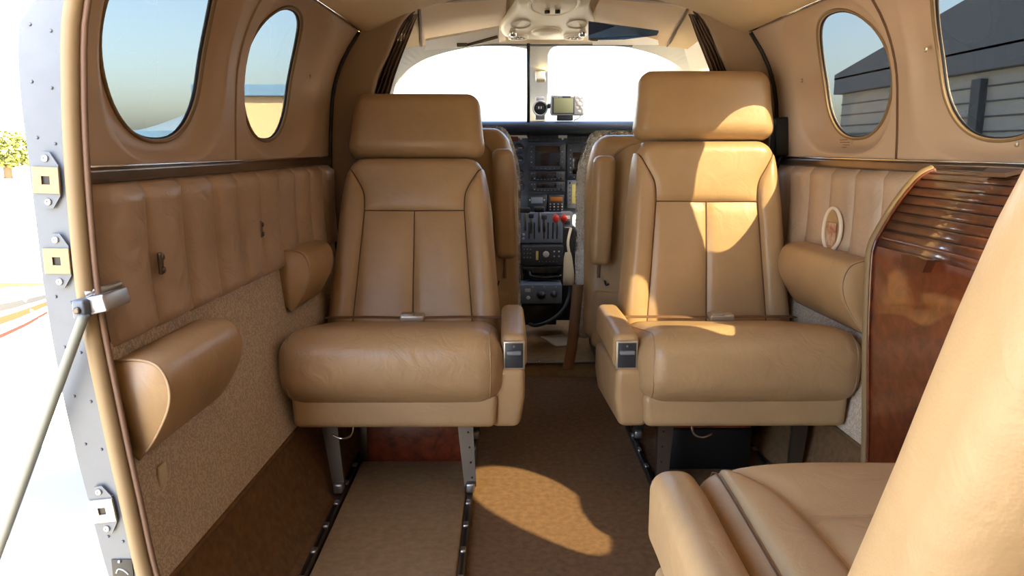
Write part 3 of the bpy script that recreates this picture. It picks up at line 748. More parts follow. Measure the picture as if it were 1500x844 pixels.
# ------------------------------------------------------------------ pilot seats
def pilot(s, cx, zt, label, skin):
    root = empty('pilot_seat', (cx, 2.75, .055), label, 'seat', 'pilot seats in the cockpit')
    hw = .252
    def shp(x, y, z):
        t = max(0, (z-.16)/.22); return (x*(1-.22*t**2.4), y+.02*(x/hw)**2+(.07*z), z)
    zc = (zt+.22)/2; hz = (zt-.22)/2
    bk = build('backrest', pillow((cx, 2.66, zc), (hw, .045, hz), .043, shp, 4, 10), 'leather', root)
    ed = []
    for k in range(41):
        a = math.pi*k/40; c_, s_ = math.cos(a), math.sin(a)
        ed.append((cx+(hw-.045)*math.copysign(abs(c_)**.55, c_)*(1-.12*s_**3), 2.612+.07*(hz*.55+s_*.22)+.004, zc+hz*.2+(hz*.74)*s_**.7))
    build('back_piping', tube([(ed[0][0], 2.610, .45)]+ed+[(ed[-1][0], 2.610, .45)], .005, 6), 'piping', bk)
    build('lower_flap', pillow((cx, 2.628, .30), (.225, .022, .105), .018, None, 3, 4), 'leather', bk)
    ax = cx+s*.205
    build('folded_armrest', pillow((ax, 2.565, zt-.255), (.037, .035, .185), .024, lambda x, y, z: (x-.006*s*z/.18, y+.04*z, z), 4, 6), 'leather', root)
    build('pocket_latch', rbox((cx+s*.085, 2.612, .665), (.008, .004, .045), .002), 'black', root)
    build('latch_hook', tube(crv([(cx+s*.185, 2.607, .44), (cx+s*.180, 2.600, .425), (cx+s*.170, 2.600, .43)], 4), .003, 6), 'black', root)
    build('seat_cushion', pillow((cx, 2.97, .36), (.205, .235, .07), .05, None, 4, 5), 'leather', root)
    build('pedestal', pillow((cx, 2.98, .175), (.18, .17, .118), .02, lambda x, y, z: (x*(1+.3*z), y, z), 2, 2), 'black', root)
    random.seed(3)
    def fz(x, y, z):
        a = shp(x, y, z); n = .006; return (a[0]+random.uniform(-n, n), a[1]+random.uniform(-n, n), a[2]+random.uniform(-n, n))
    g = .020 if skin else .006
    build('sheepskin_cover', pillow((cx, 2.725, zc+.0), (hw+g, .026, hz+g*.6), .024, fz, 4, 34), 'sheepskin', root)
    return root
pilot(1, -.362, .968, 'tan pilot seat with folded armrest behind the low headrest cabin seat', False)
pilot(-1, .380, .945, 'tan pilot seat with fuzzy sheepskin cover behind the tall headrest cabin seat', True)
hb = crv([(.100, 2.585, .43), (.092, 2.580, .33), (.082, 2.575, .22), (.066, 2.565, .125)], 6)
bs = build('hanging_belt', rings([[p+Vector((dx, dy, 0)) for dx, dy in ((-.019, 0), (.0, -.003), (.019, 0), (.019, .003), (0, .001), (-.019, .003))] for p in hb], True, True, True), 'belt'); tag(bs, 'brown shoulder belt hanging beside the sheepskin pilot seat', 'seat belt')

# ------------------------------------------------------------------ curtains at the partition
def curtain(s, label):
    root = empty('curtain', (s*.53, 2.50, .85), label, 'curtain', 'curtains tied at the cockpit opening')
    def fn(u, v):
        z = 1.318-.36*v; base = .448+.175*v**.9; wd = .035+.060*v
        fold = math.sin(u*5*2*math.pi)
        return (s*(base-wd*.62+wd*u), 2.492+.018*fold*(.5+.5*v)+.01*math.sin(9*v+u*3), z+.006*fold*v)
    build('cloth', sheet(fn, 50, 22), 'curtain', root)
    build('tie_band', tube([(s*(.548+.075*t), 2.492+.03*math.sin(t*math.pi), 1.02) for t in [k/8 for k in range(9)]], .010, 6), 'curtain', root)
    def fn2(u, v):
        z = 1.01-.16*v; fold = math.sin(u*5*2*math.pi); return (s*(.555+.005*v+.070*u), 2.492+.016*fold, z)
    build('lower_cloth', sheet(fn2, 40, 8), 'curtain', root)
    build('hook', tube([(s*.440, 2.47, 1.322), (s*.452, 2.485, 1.318), (s*.455, 2.49, 1.30)], .006, 6), 'dark_metal', root)
curtain(-1, 'dark brown curtain tied back beside the left partition edge')
curtain(1, 'dark brown curtain tied back beside the tall headrest seat')

# black box with cable at right partition
bb = empty('black_box', (.675, 2.37, .86), 'black box with hanging cable on wall beside the tall headrest', 'box')
p = atY(1148, 200, 2.35)
build('box_body', pillow(p+Vector((.0, 0, 0)), (.032, .022, .058), .006, k=2, m=1, rot=Matrix.Rotation(math.radians(-4), 3, 'Y')), 'black', bb)
build('box_clasp', tube(crv([p+Vector((.036, -.01, .030)), p+Vector((.042, -.014, .01)), p+Vector((.038, -.012, -.015))], 4), .004, 6), 'dark_metal', bb)
build('box_strap', rbox(p+Vector((-.035, .0, -.01)), (.010, .012, .05), .004), 'gasket', bb)
build('box_cable', tube(crv([p+Vector((-.005, -.01, -.055)), p+Vector((-.022, -.008, -.11)), p+Vector((-.026, 0, -.22)), p+Vector((-.028, .0, -.42)), p+Vector((-.02, 0, -.60))], 6), .0055, 6), 'black', bb)
build('dark_gap_trim', rbox((.685, 2.395, .46), (.022, .012, .40), .006), 'gasket', WF)

# placard under the right window
c = atX(1238, 210, .752)
def poff(z):
    t = max(0, min(1, (z-.883)/.042)); return (-.003-.024*min(1, t/.55) if t > .1 else .002)+.0035
pc = build('placard', sheet(lambda u, v: (wx(1, c.y-.045+.09*u, c.z-.016+.028*v, poff(c.z-.016+.028*v)), c.y-.045+.09*u, c.z-.016+.028*v), 4, 6), 'vinyl', WR)
for j in range(4):
    wdt = (.026, .040, .038, .030)[j]; zz = c.z+.008-.0065*j
    build('placard_line', sheet(lambda u, v: (wx(1, c.y, zz+.002*v, poff(zz+.002*v)+.0008), c.y-wdt+2*wdt*u, zz+.002*v), 6, 1), 'print', pc)

# ------------------------------------------------------------------ cockpit shell
def Yf(x): return 3.27-.30*(x/.65)**2
def zf(x): return 1.332-.065*(abs(x)/.6)**3
def zc_(x, Y):
    t = (Y-2.44)/(Yf(x)-2.44); return (1.388-.085*(abs(x)/.6)**2.2)*(1-t)+zf(x)*t
cc = build('ceiling_cockpit', sheet(lambda u, v: (lambda x: (lambda Y: (x, Y, zc_(x, Y)))(2.44+(Yf(x)-2.44)*v))((2*u-1)*.66), 30, 10), 'headliner', fix=False)
tag(cc, 'pale tan headliner over the cockpit sloping down to the windshield', 'ceiling', kind='structure')
for s in (-1, 1):
    def gp(u, v, s=s):
        x = s*(.15+(.42+.06*v-.15)*u); Y = 2.46+(Yf(x)-.05-2.46)*v; return (x, Y, zc_(x, Y)-.008-.004*puff(u, v))
    build('headliner_panel', sheet(gp, 12, 12), 'gold_panel', cc)
    build('headliner_seam', tube([(lambda q: (q[0], q[1], q[2]-.002))(gp(1, k/10)) for k in range(11)], .003, 6), 'seam', cc)
    def sp(u, v, s=s):
        x0 = .43+.06*v; x = s*(x0+(.60-x0)*u); Y = 2.46+(Yf(x)-.03-2.46)*v; return (x, Y, zc_(x, Y)-.006)
    build('side_headliner', sheet(sp, 6, 10), 'headliner', cc)
# windshield frame with two openings
def S(x, t): return Vector((x, Yf(x)+(1-t)*.62, .97+(zf(x)-.97)*t))
def hitS(px, py):
    r = ray(px, py); best = None
    Y = 2.4
    while Y < 4.2:
        p = CAM+r*(Y/r.y)
        if abs(p.x) < .75:
            t = (p.z-.97)/(zf(p.x)-.97); g = p.y-(Yf(p.x)+(1-t)*.62)
            if g > 0: return (p.x, t)
        Y += .004
    return (p.x, .5)
frame_v = []
def wind(cell, pts, label):
    uv = [hitS(*p) for p in pts]; uv = crv([(a, b, 0) for a, b in uv]+[(uv[0][0], uv[0][1], 0)], 5)[:-1]
    uv = [(p.x, p.y) for p in uv]
    x0, x1, t0, t1 = cell; cx = sum(p[0] for p in uv)/len(uv); ct = .5*(max(p[1] for p in uv)+min(p[1] for p in uv))
    o = [rect_hit(math.atan2((p[1]-ct), (p[0]-cx)), x0, x1, t0, t1, cx, ct) for p in uv]
    rs = [[S(*p) for p in o], [S(*p) for p in uv], [S(p[0], p[1])+Vector((0, .035, .012)) for p in uv]]
    root = empty(label[0], S(cx, 0), label[1], 'window', kind='structure')
    build('windshield_frame', rings(rs), 'pillar', root, smooth=False)
    g = [S(p[0], p[1])+Vector((0, .03, .01)) for p in uv]; m = S(cx, ct)+Vector((0, .03, .01))
    rs = [[a.lerp(m, q) for a in g] for q in (0, .5, .97)]
    v, f = rings(rs, True, False, True); v2 = [Vector(p)+Vector((0, .004, .002)) for p in v]
    build('pane', join((v, f), (v2, f)), 'clear_glass', root, fix=False)
    return root
wl_ = wind((-.66, -.010, -.12, 1.04), [(772, 72), (735, 67), (690, 70), (650, 78), (615, 91), (590, 110), (574, 135), (574, 178), (640, 192), (720, 194), (772, 194), (772, 130)], ('window_6', 'left windshield pane bright with sky beside the centre post'))
wr_ = wind((-.010, .66, -.12, 1.04), [(803, 80), (812, 69), (850, 65), (900, 67), (945, 76), (980, 89), (1005, 107), (1016, 130), (1018, 178), (950, 192), (860, 194), (803, 194), (803, 130)], ('window_7', 'right windshield pane bright with sky behind the small screen'))
a = [atY(774, y, 3.2+.0015*(y-66)) for y in (64, 120, 200)]
build('post_edge_strip', tube(a, .007, 6), 'gasket', wl_)
build('post_cover', pillow(S(.0, .72)+Vector((.0, -.012, -.005)), (.022, .010, .085), .008, k=2, m=2, rot=Matrix.Rotation(math.radians(-62), 3, 'X')), 'cream_dark', wr_)
build('windshield_top_rail', tube([(x, Yf(x)-.02, zf(x)-.012) for x in [-.36+.72*k/20 for k in range(21)]], .005, 6), 'grey_plastic', wr_)
# cockpit side walls with side windows
for s, nm, num in ((-1, 'wall_cockpit_left', 8), (1, 'wall_cockpit_right', 9)):
    cw = build(nm, sheet(lambda u, v: (wx(s, 2.42+1.7*u, -.02+1.0*v), 2.42+1.7*u, -.02+1.0*v), 10, 12), 'bulkhead', fix=False)
    tag(cw, ('left' if s < 0 else 'right')+' cockpit side wall below the small side window', 'wall', kind='structure')
    N = 48; y0, y1, z0, z1, yc, zc, hw, hh = 2.44, 3.75, .98, 1.30, 3.0, 1.115, .20, .085
    A = ang_rect(y0, y1, z0, z1, yc, zc, N); pr = lambda p, o=0: (s*(W(p[0])-.0-1.0*max(0, p[1]-1.0)**1.6-o), p[0], p[1])
    R0 = [pr(rect_hit(a, y0, y1, z0, z1, yc, zc)) for a in A]; H = [sup(a, hw, hw, hh, hh, 3) for a in A]
    H0 = [pr((yc+p[0], zc+p[1])) for p in H]; H2 = [pr((yc+p[0], zc+p[1]), -.03) for p in H]
    build('side_window_panel', rings([R0, H0, H2]), 'cream', cw)
    wn = empty('window_%d' % num, pr((yc, zc-hh)), ('left' if s < 0 else 'right')+' cockpit side window ahead of the curtain', 'window', kind='structure')
    build('pane', (lambda v, f: (v, f))(*rings([[pr((yc+p[0]*q, zc+p[1]*q), -.02) for p in H] for q in (1, .5, .05)], True, False, True)), 'clear_glass', wn)
nb = build('wall_nose', sheet(lambda u, v: ((2*u-1)*.66, 3.95, -.02+1.0*v), 4, 6), 'black'); tag(nb, 'black firewall ahead of the instrument panel', 'wall', kind='structure')
# visors
v0 = [atY(623, 60, 2.86), atY(731, 41, 2.80), atY(731, 63, 2.86), atY(623, 74, 2.90)]
vz = empty('sun_visor', v0[3], 'cream folded sun visor left of the overhead console', 'visor')
build('visor_board', prism(v0, (0, .006, .008)), 'visor_white', vz, smooth=False)
build('visor_arm', tube([atY(678, 68, 2.83), atY(729, 54, 2.79)], .006, 6), 'dark_metal', vz)
build('visor_clip', rbox(atY(677, 66, 2.82), (.019, .006, .007), .002), 'dark_metal', vz)
v1 = [atY(862, 33, 2.70), atY(965, 47, 2.74), atY(962, 52, 2.76), atY(915, 58, 2.77), atY(862, 59, 2.74)]
vb = empty('blue_visor', v1[4], 'dark blue transparent sun visor right of the overhead console', 'visor')
build('visor_sheet', prism(v1, (0, .005, .006)), 'blue_glass', vb, smooth=False)
v2 = [atY(862, 33, 2.692), atY(900, 39, 2.705), atY(876, 47, 2.71), atY(862, 52, 2.71)]
build('visor_holder', prism(v2, (0, .003, .003)), 'blue_visor', vb, smooth=False)
build('visor_clip', rbox(atY(870, 58, 2.74), (.014, .005, .005), .002), 'dark_metal', vb)
v3 = [atY(868, 58, 2.90), atY(962, 52, 2.98), atY(965, 66, 3.0), atY(868, 66, 2.93)]
build('visor_lower_board', prism(v3, (0, .004, .006)), 'visor_white', vb, smooth=False)
# overhead console
oc = empty('overhead_console', (0, 2.75, 1.28), 'cream overhead console with two round vents and headset jacks', 'console')
ol = crv([(-.115, 2.47, 0), (-.120, 2.62, 0), (-.158, 2.80, 0), (-.166, 2.93, 0), (-.135, 3.03, 0), (-.05, 3.062, 0), (.05, 3.062, 0), (.135, 3.03, 0), (.166, 2.93, 0), (.158, 2.80, 0), (.120, 2.62, 0), (.115, 2.47, 0)], 5)
ctr = Vector((0, 2.80, 0))
def ocr(sc, dz): return [(lambda q: Vector((q.x, q.y, zc_(q.x, q.y)-dz)))(ctr+(p-ctr)*sc) for p in ol]
build('console_body', rings([ocr(1.04, -.004), ocr(1.03, .016), ocr(.99, .028), ocr(.90, .034), ocr(.5, .036)], True, False, True), 'cream', oc)
def on_oc(x, Y, d=.036): return Vector((x, Y, zc_(x, Y)-d))
def ell(x, Y, a, b, d, n=24): return [on_oc(x+a*math.cos(2*math.pi*k/n), Y+b*math.sin(2*math.pi*k/n), d) for k in range(n)]
build('centre_lens', rings([ell(0, 2.885, .052, .075, .036), ell(0, 2.885, .050, .072, .043), ell(0, 2.885, .02, .03, .044)], True, False, True), 'cream_dark', oc)
build('lens_ring', tube(ell(0, 2.885, .054, .078, .037), .0035, 6, closed=True), 'cream', oc)
for sx in (-1, 1):
    build('vent_ring', rings([ell(sx*.105, 2.955, .040, .040, .034), ell(sx*.105, 2.955, .038, .038, .046), ell(sx*.105, 2.955, .028, .028, .046), ell(sx*.105, 2.955, .024, .024, .038)], True, False, True), 'cream', oc)
    for j in range(3): build('vent_vane', rbox(on_oc(sx*.105-.014+.014*j, 2.955, .043), (.0035, .018, .003), .001), 'bezel', oc)
    build('map_lamp', lathe(on_oc(sx*.126, 2.835, .050), [(.004, -.014), (.013, -.010), (.014, .004), (.009, .016)], 14), 'chrome', oc)
    build('side_dish', rings([ell(sx*.098, 2.76, .038, .07, .036), ell(sx*.098, 2.76, .034, .064, .040), ell(sx*.098, 2.76, .030, .058, .035)], True, False, True), 'cream_dark', oc)
    build('jack', lathe(on_oc(sx*.017, 2.57, .042), [(.009, -.006), (.009, .004), (.004, .005)], 14), 'black', oc)
build('speaker_panel', rings([ell(0, 2.50, .075, .13, .034), ell(0, 2.50, .066, .12, .039), ell(0, 2.50, .02, .03, .039)], True, False, True), 'cream_dark', oc)
build('speaker_ring', tube(ell(0, 2.50, .078, .135, .036), .005, 6, closed=True), 'cream', oc)
# glareshield
gsh = build('glareshield', rings([[Vector((x, Y-.12*(x/.65)**2*0, z)) for x in [-.63+1.26*k/20 for k in range(21)]] for Y, z in ((3.49, .957), (3.42, .962), (3.36, .972), (3.345, .992), (3.36, 1.010), (3.45, 1.020), (3.75, 1.000))], closed=False), 'navy_pad')
tag(gsh, 'dark navy padded glareshield over the instrument panel', 'glareshield')
# compass and small screen on the glareshield
cp = empty('compass', atY(790, 170, 3.42), 'small round black whisky compass at the foot of the windshield post', 'compass')
c = atY(791, 159, 3.42)
build('compass_body', lathe(c, [(.022, .03), (.030, .02), (.034, 0), (.032, -.012), (.027, -.016)], 20, 'y'), 'black', cp)
build('compass_ring', tube([c+Vector((.031*math.cos(a), -.014, .031*math.sin(a))) for a in [2*math.pi*k/24 for k in range(24)]], .0045, 6, closed=True), 'silver_plastic', cp)
build('compass_card', rbox(c+Vector((0, -.017, .002)), (.018, .002, .008), .001), 'bezel', cp)
for dx in (-.006, .004): build('compass_mark', rbox(c+Vector((dx, -.0195, .003)), (.0015, .0005, .005), .0003), 'white_knob', cp)
build('compass_foot', rbox(c+Vector((0, .012, -.036)), (.020, .02, .012), .003), 'grey_plastic', cp)
build('compass_cap', rbox(c+Vector((0, .0, .042)), (.018, .012, .008), .003), 'silver_plastic', cp)
gp = empty('gps_display', atY(832, 171, 3.40), 'small silver handheld screen standing on the navy glareshield', 'display')
c = atY(831, 154, 3.40)
build('case', pillow(c, (.076, .014, .046), .012, k=3, m=2), 'silver_plastic', gp)
build('screen', rbox(c+Vector((-.018, -.0145, -.003)), (.043, .0015, .032), .001), 'lcd', gp)
build('screen_bezel', rbox(c+Vector((-.018, -.0140, -.001)), (.049, .0012, .038), .001), 'bezel', gp)
for i, (dx, dz) in enumerate(((.042, .018), (.062, .018), (.042, -.012), (.062, -.012), (.052, -.028), (.052, .032))):
    build('key', pillow(c+Vector((dx, -.0145, dz)), (.006, .002, .005), .002, k=1, m=1), 'white_knob', gp)
build('rocker_key', lathe(c+Vector((.052, -.014, .003)), [(.011, 0), (.010, -.003), (.004, -.004)], 14, 'y'), 'white_knob', gp)
build('side_knob', lathe(c+Vector((-.082, 0, -.004)), [(.010, -.006), (.012, 0), (.010, .008)], 12, 'x'), 'black', gp)
build('stand', pillow(c+Vector((-.010, .008, -.056)), (.036, .02, .011), .004, k=1, m=1), 'navy_pad', gp)
text('GARMIN', .0105, 'white_knob', gp, c+Vector((-.044, -.0158, .0335)), (math.pi/2, 0, 0))
build('bezel_badge', rbox(c+Vector((.020, -.0153, .0335)), (.007, .0006, .0025), .0004), 'white_knob', gp)
build('power_lead', tube(crv([c+Vector((.06, .005, -.044)), c+Vector((.052, .0, -.056)), c+Vector((.030, .0, -.066))], 5), .003, 6), 'silver_plastic', gp)
# instrument panel
PY = 3.50
ip_ = empty('instrument_panel', (0, PY, .5), 'dark instrument panel with radio stack and gauges under the glareshield', 'panel')
build('panel_board', rbox((0, PY+.035, .725), (.62, .012, .22), .004), 'panel_grey', ip_)
def rect(nm, a, m, d0, d1, par=None, Y=PY, r=.002):
    p = atY(a[0], a[1], Y); q = atY(a[2], a[3], Y)
    return build(nm, rbox(((p.x+q.x)/2, Y-(d0+d1)/2+.01, (p.z+q.z)/2), (abs(q.x-p.x)/2, max(.0006, (d1-d0)/2), abs(q.z-p.z)/2), r), m, par or ip_)
def dots(par, x0, x1, y, n, d, m='silver_plastic', r=.0035, Y=PY):
    for k in range(n):
        p = atY(x0+(x1-x0)*k/max(1, n-1), y, Y); build('button', lathe((p.x, Y-d+.012, p.z), [(r, 0), (r*.9, -.004), (r*.4, -.005)], 8, 'y'), m, par)
for b in ((773, 197, 818, 208), (831, 198, 880, 208)):
    u = rect('annunciator', b, 'black', 0, .006)
    n = 5
    for k in range(n):
        w_ = (b[2]-b[0])/n
        for j in (0, 1): rect('annunciator_light', (b[0]+w_*k+.6, b[1]+1+j*5, b[0]+w_*(k+1)-.6, b[1]+5+j*5), 'bezel', .006, .008, u, r=.0008)
dots(ip_, 824, 824, 203, 1, .012, 'white_knob', .006)
for b, sc in (((774, 211, 828, 249), (784, 214, 820.5, 243)), ((775, 251, 827, 265), (786, 252.5, 815, 262)), ((775, 266.5, 827, 281), (786, 268, 815, 275)), ((831, 210, 884, 262), (839, 223.5, 872, 255))):
    u = rect('radio_unit', b, 'bezel', 0, .012); rect('radio_screen', sc, 'screen', .012, .014, u)
    nb_ = max(2, int((b[3]-b[1])/6.5))
    for xx in (b[0]+4, b[0]+8, b[2]-4, b[2]-8) if b[3]-b[1] < 20 else (b[0]+4.5, b[2]-4.5):
        for k in range(nb_): dots(u, xx, xx, b[1]+3.5+(b[3]-b[1]-7)*k/(nb_-1), 1, .016, 'silver_plastic' if (k % 2) else 'grey_plastic', .0032)
    dots(u, sc[0]+2, sc[2]-2, b[3]-2.2, 6, .015, 'grey_plastic', .0026)
    for xx in (b[0]+5, b[2]-5): dots(u, xx, xx, b[3]-4, 1, .024, 'black', .007)
rect('pilot_unit', (773, 286, 801, 309), 'bezel', 0, .012); rect('pilot_unit_screen', (778, 289, 795, 298), 'panel_grey', .012, .014); dots(ip_, 776, 797, 293, 2, .016, 'silver_plastic', .004)
u = rect('transponder', (803.5, 286, 826, 311), 'bezel', 0, .012); rect('transponder_screen', (806, 288.5, 824, 295), 'amber_screen', .012, .014, u)
for y in (299, 303, 307): dots(u, 806, 823, y, 4, .016, 'silver_plastic' if y != 303 else 'white_knob', .0034)
u = rect('engine_display', (831, 264, 884, 305), 'grey_plastic', 0, .014); rect('engine_screen', (838, 270, 878, 298), 'yellow_screen', .014, .016, u); dots(u, 834.5, 834.5, 268, 1, .018, 'black', .005)
for k in range(5): dots(u, 834.5, 834.5, 275+6*k, 1, .018, 'bezel', .0036)
for k in range(4):
    p = atY(760, 218+18*k, PY); g_ = build('gauge', lathe((p.x, PY+.01, p.z), [(.027, 0), (.027, -.008), (.023, -.009), (.022, -.005)], 20, 'y'), 'bezel', ip_)
    build('gauge_needle', rbox((p.x+.006, PY+.003, p.z+.004), (.009, .0008, .0012), .0004), 'white_knob', g_)
dots(ip_, 763, 763, 203, 1, .014, 'white_knob', .005)
rect('warning_strip', (742, 200, 759, 207), 'burl_red', 0, .004)
# control yoke hidden partly, centre pedestal
cq = empty('centre_pedestal', (.06, 3.2, .06), 'black centre pedestal with engine levers and radio boxes', 'pedestal')
build('pedestal_body', pillow((.055, 3.38, .35), (.105, .11, .21), .015, lambda x, y, z: (x, y+.10*max(0, z), z), 2, 4), 'black', cq)
def prect(nm, a, m, Y, dep, par=None, r=.003): 
    p = atY(a[0], a[1], Y); q = atY(a[2], a[3], Y)
    return build(nm, rbox(((p.x+q.x)/2, Y+dep/2, (p.z+q.z)/2), (abs(q.x-p.x)/2, dep/2, abs(q.z-p.z)/2), r), m, par or cq)
quad = prect('quadrant_plate', (763, 312, 824, 356), 'panel_grey', 3.28, .05)
for xx in (775, 783, 797, 803, 810, 816): prect('lever_slot', (xx-.9, 326, xx+.9, 350), 'black', 3.278, .004, quad, .0008)
for xx, y0, y1, m, kn in ((769, 308, 338, 'black', 0), (790, 307, 340, 'black', 0), (778, 316, 342, 'panel_grey', 1), (797, 318, 340, 'panel_grey', 1), (816, 322, 342, 'panel_grey', 2)):
    a, b = atY(xx, y1, 3.28), atY(xx, y0, 3.20)
    lv = build('lever', tube([a, b], .006, 6, flat=.5), 'metal', cq)
    if kn == 0: build('lever_knob', pillow(b, (.023, .012, .012), .008, k=2, m=1), 'black', lv)
    elif kn == 1: build('lever_knob', pillow(b, (.012, .012, .010), .006, k=2, m=1), 'bezel', lv)
for xx in (814, 826):
    b = atY(xx, 320, 3.19)
    build('red_lever_knob', lathe(b, [(.006, -.014), (.016, -.008), (.019, 0), (.016, .008), (.006, .014)], 16, 'x'), 'red_knob', cq)
dots(cq, 767, 767, 344, 1, .0, 'white_knob', .006, Y=3.26); dots(cq, 767, 767, 350, 1, .0, 'white_knob', .006, Y=3.26)
prect('side_tower', (824, 312, 838, 372), 'grey_plastic', 3.30, .10)
for y in (316, 324, 333, 345): prect('tower_switch', (827, y, 835, y+5), 'white_knob' if y != 324 else 'bezel', 3.295, .006, r=.001)
u = prect('trim_unit', (765, 361, 825, 389), 'bezel', 3.18, .06); dots(u, 800, 800, 373, 1, -.0, 'white_knob', .015, Y=3.17)
prect('trim_label', (785, 368, 788.5, 381), 'yellow_screen', 3.178, .003, u, .0006)
for y in (366, 372, 378): dots(u, 768, 777, y, 3, 0, 'grey_plastic', .0035, Y=3.17)
dots(u, 812, 819, 369, 2, 0, 'white_knob', .004, Y=3.17); dots(u, 812, 819, 376, 2, 0, 'silver_plastic', .004, Y=3.17)
dots(u, 790, 816, 384, 6, 0, 'grey_plastic', .0028, Y=3.17)
prect('black_drawer', (766, 391, 822, 410), 'black_gloss', 3.16, .06)
build('drawer_pull', tube(crv([atY(776, 398, 3.15), atY(779, 405, 3.13), atY(800, 407, 3.12), atY(822, 405, 3.13)], 5), .007, 6), 'black_gloss', cq)
u = prect('audio_box', (762, 417, 823, 445), 'panel_grey', 3.10, .10)
for xx, yy, rr_, m in ((793, 432, .020, 'black'), (811, 431, .015, 'bezel')):
    p = atY(xx, yy, 3.10); build('rotary_knob', lathe(p, [(rr_, .0), (rr_*.9, -.012), (rr_*.5, -.016), (rr_*.45, -.024)], 16, 'y'), m, u)
dots(u, 774, 774, 437, 1, 0, 'white_knob', .009, Y=3.09); prect('box_label', (769, 423, 777, 428), 'silver_plastic', 3.098, .003, u, .0006)
dots(u, 780, 815, 421, 3, 0, 'silver_plastic', .003, Y=3.09)
prect('pedestal_foot', (764, 447, 815, 476), 'black', 3.14, .10)
# cream hand microphone and its cord
mc = empty('microphone', atY(834, 418, 3.0), 'cream hand microphone hanging on a curling cord beside the pedestal', 'microphone')
build('mic_body', tube([atY(832, 370, 3.02), atY(832, 378, 3.02), atY(833, 400, 3.01), atY(833, 418, 3.0)], lambda t: .012+.011*min(1, t*1.4), 12), 'cord_cream', mc)
build('mic_cord', tube(crv([atY(836, 418, 3.0), atY(833, 436, 2.98), atY(824, 455, 2.96), atY(806, 470, 2.96), atY(786, 477, 2.98), atY(776, 475, 3.02)], 6), .0075, 8), 'bezel', mc)
build('mic_tail', tube(crv([atY(834, 372, 3.02), atY(832, 355, 3.06), atY(836, 335, 3.15)], 5), .006, 8), 'cord_cream', mc)
sh = build('sunlight_patch', pillow((.085, 3.24, .0585), (.055, .09, .003), .002, k=1, m=3, rot=Matrix.Rotation(.35, 3, 'Z')), 'pale_patch'); tag(sh, 'pale slab standing in for sunlight on the cockpit floor at the pedestal', 'pale_patch')  # thin pale slab imitates the pool of sunlight on the cockpit floor
for s in (-1, 1):
    yk = empty('control_yoke', (s*.34, 3.2, .6), ('control yoke in front of the low headrest side pilot seat' if s < 0 else 'control yoke in front of the sheepskin pilot seat'), 'yoke', 'control yokes')
    build('yoke_column', tube([(s*.34, 3.49, .66), (s*.34, 3.22, .66)], .014, 10), 'metal', yk)
    build('yoke_handle', tube(crv([(s*.34-.13, 3.20, .76), (s*.34-.135, 3.205, .68), (s*.34-.08, 3.22, .645), (s*.34, 3.22, .66), (s*.34+.08, 3.22, .645), (s*.34+.135, 3.205, .68), (s*.34+.13, 3.20, .76)], 6), .014, 8), 'black', yk)

# ------------------------------------------------------------------ outside
gr = build('ground', sheet(lambda u, v: (-150+300*u, -80+680*v, -1.15), 4, 4), 'concrete', smooth=False); tag(gr, 'bright pale concrete apron outside the aircraft', 'ground', kind='structure')
def bld(name, label, c, h, wall, roof, roofh, cat='building', door=None, ribs=0, axis='x', front=-1):
    r = empty(name, (c[0], c[1], -1.15), label, cat)
    build('wall_block', rbox((c[0], c[1], -1.15+h[2]), h, .02), wall, r, smooth=False)
    build('roof', rbox((c[0], c[1], -1.15+2*h[2]+roofh/2), (h[0]+.4, h[1]+.4, roofh/2), .05), roof, r, smooth=False)
    return r
hg = bld('hangar', 'long grey hangar with dark roof beyond the right windows', (27, 31, 0), (7, 15, 2.6), 'hangar_wall', 'hangar_roof', 1.0)
for k in range(8): build('siding_rib', rbox((19.98, 31, -.9+.62*k), (.03, 15, .03), .005), 'hangar_dark', hg, smooth=False)
for y in (20.5, 26.5, 32.5, 39):
    build('column', rbox((19.85, y, 1.3), (.18, .32, 2.45), .02), 'hangar_dark', hg, smooth=False)
v, f = rings([[Vector((19.6, y, z)) for y, z in ((15.6, 4.9), (46.4, 4.9), (46.4, 5.2), (31, 7.6), (15.6, 5.2))], [Vector((34.4, y, z)) for y, z in ((15.6, 4.9), (46.4, 4.9), (46.4, 5.2), (31, 7.6), (15.6, 5.2))]], True, True, True)
build('gable_roof', (v, f), 'hangar_roof', hg, smooth=False)
build('hangar_opening', rbox((19.95, 42.6, .35), (.06, 2.4, 1.4), .01), 'hangar_dark', hg, smooth=False)
b1 = bld('tan_hangar', 'tan hangar with blue roof seen through the left window near the partition', (-15, 56, 0), (5.2, 5, 2.7), 'tan_wall', 'blue_roof', .75)
b2 = bld('low_shed', 'low tan shed with blue roof seen through the window beside the door', (-27, 60, 0), (4.6, 5, 1.35), 'tan_wall', 'blue_roof', .6)
for k, (b, x, w2, z) in enumerate(((b1, -17.5, .9, .2), (b1, -13.5, .9, .2), (b2, -28.5, .8, -.3), (b2, -25.5, .8, -.3))): build('door_panel', rbox((x, 50.95 if b is b1 else 54.95, z), (w2, .06, z+1.15), .01), 'hangar_wall', b, smooth=False)
hl = build('hill', sheet(lambda u, v: (-420+500*u, 560+60*v, -1.5+(20*math.exp(-((u-.40)/.10)**2)+12*math.exp(-((u-.62)/.2)**2)+12)*math.sin(min(1, v*1.4)*math.pi/2)), 60, 8), 'hill'); tag(hl, 'hazy blue mountain ridge behind the low shed', 'mountain', kind='structure')
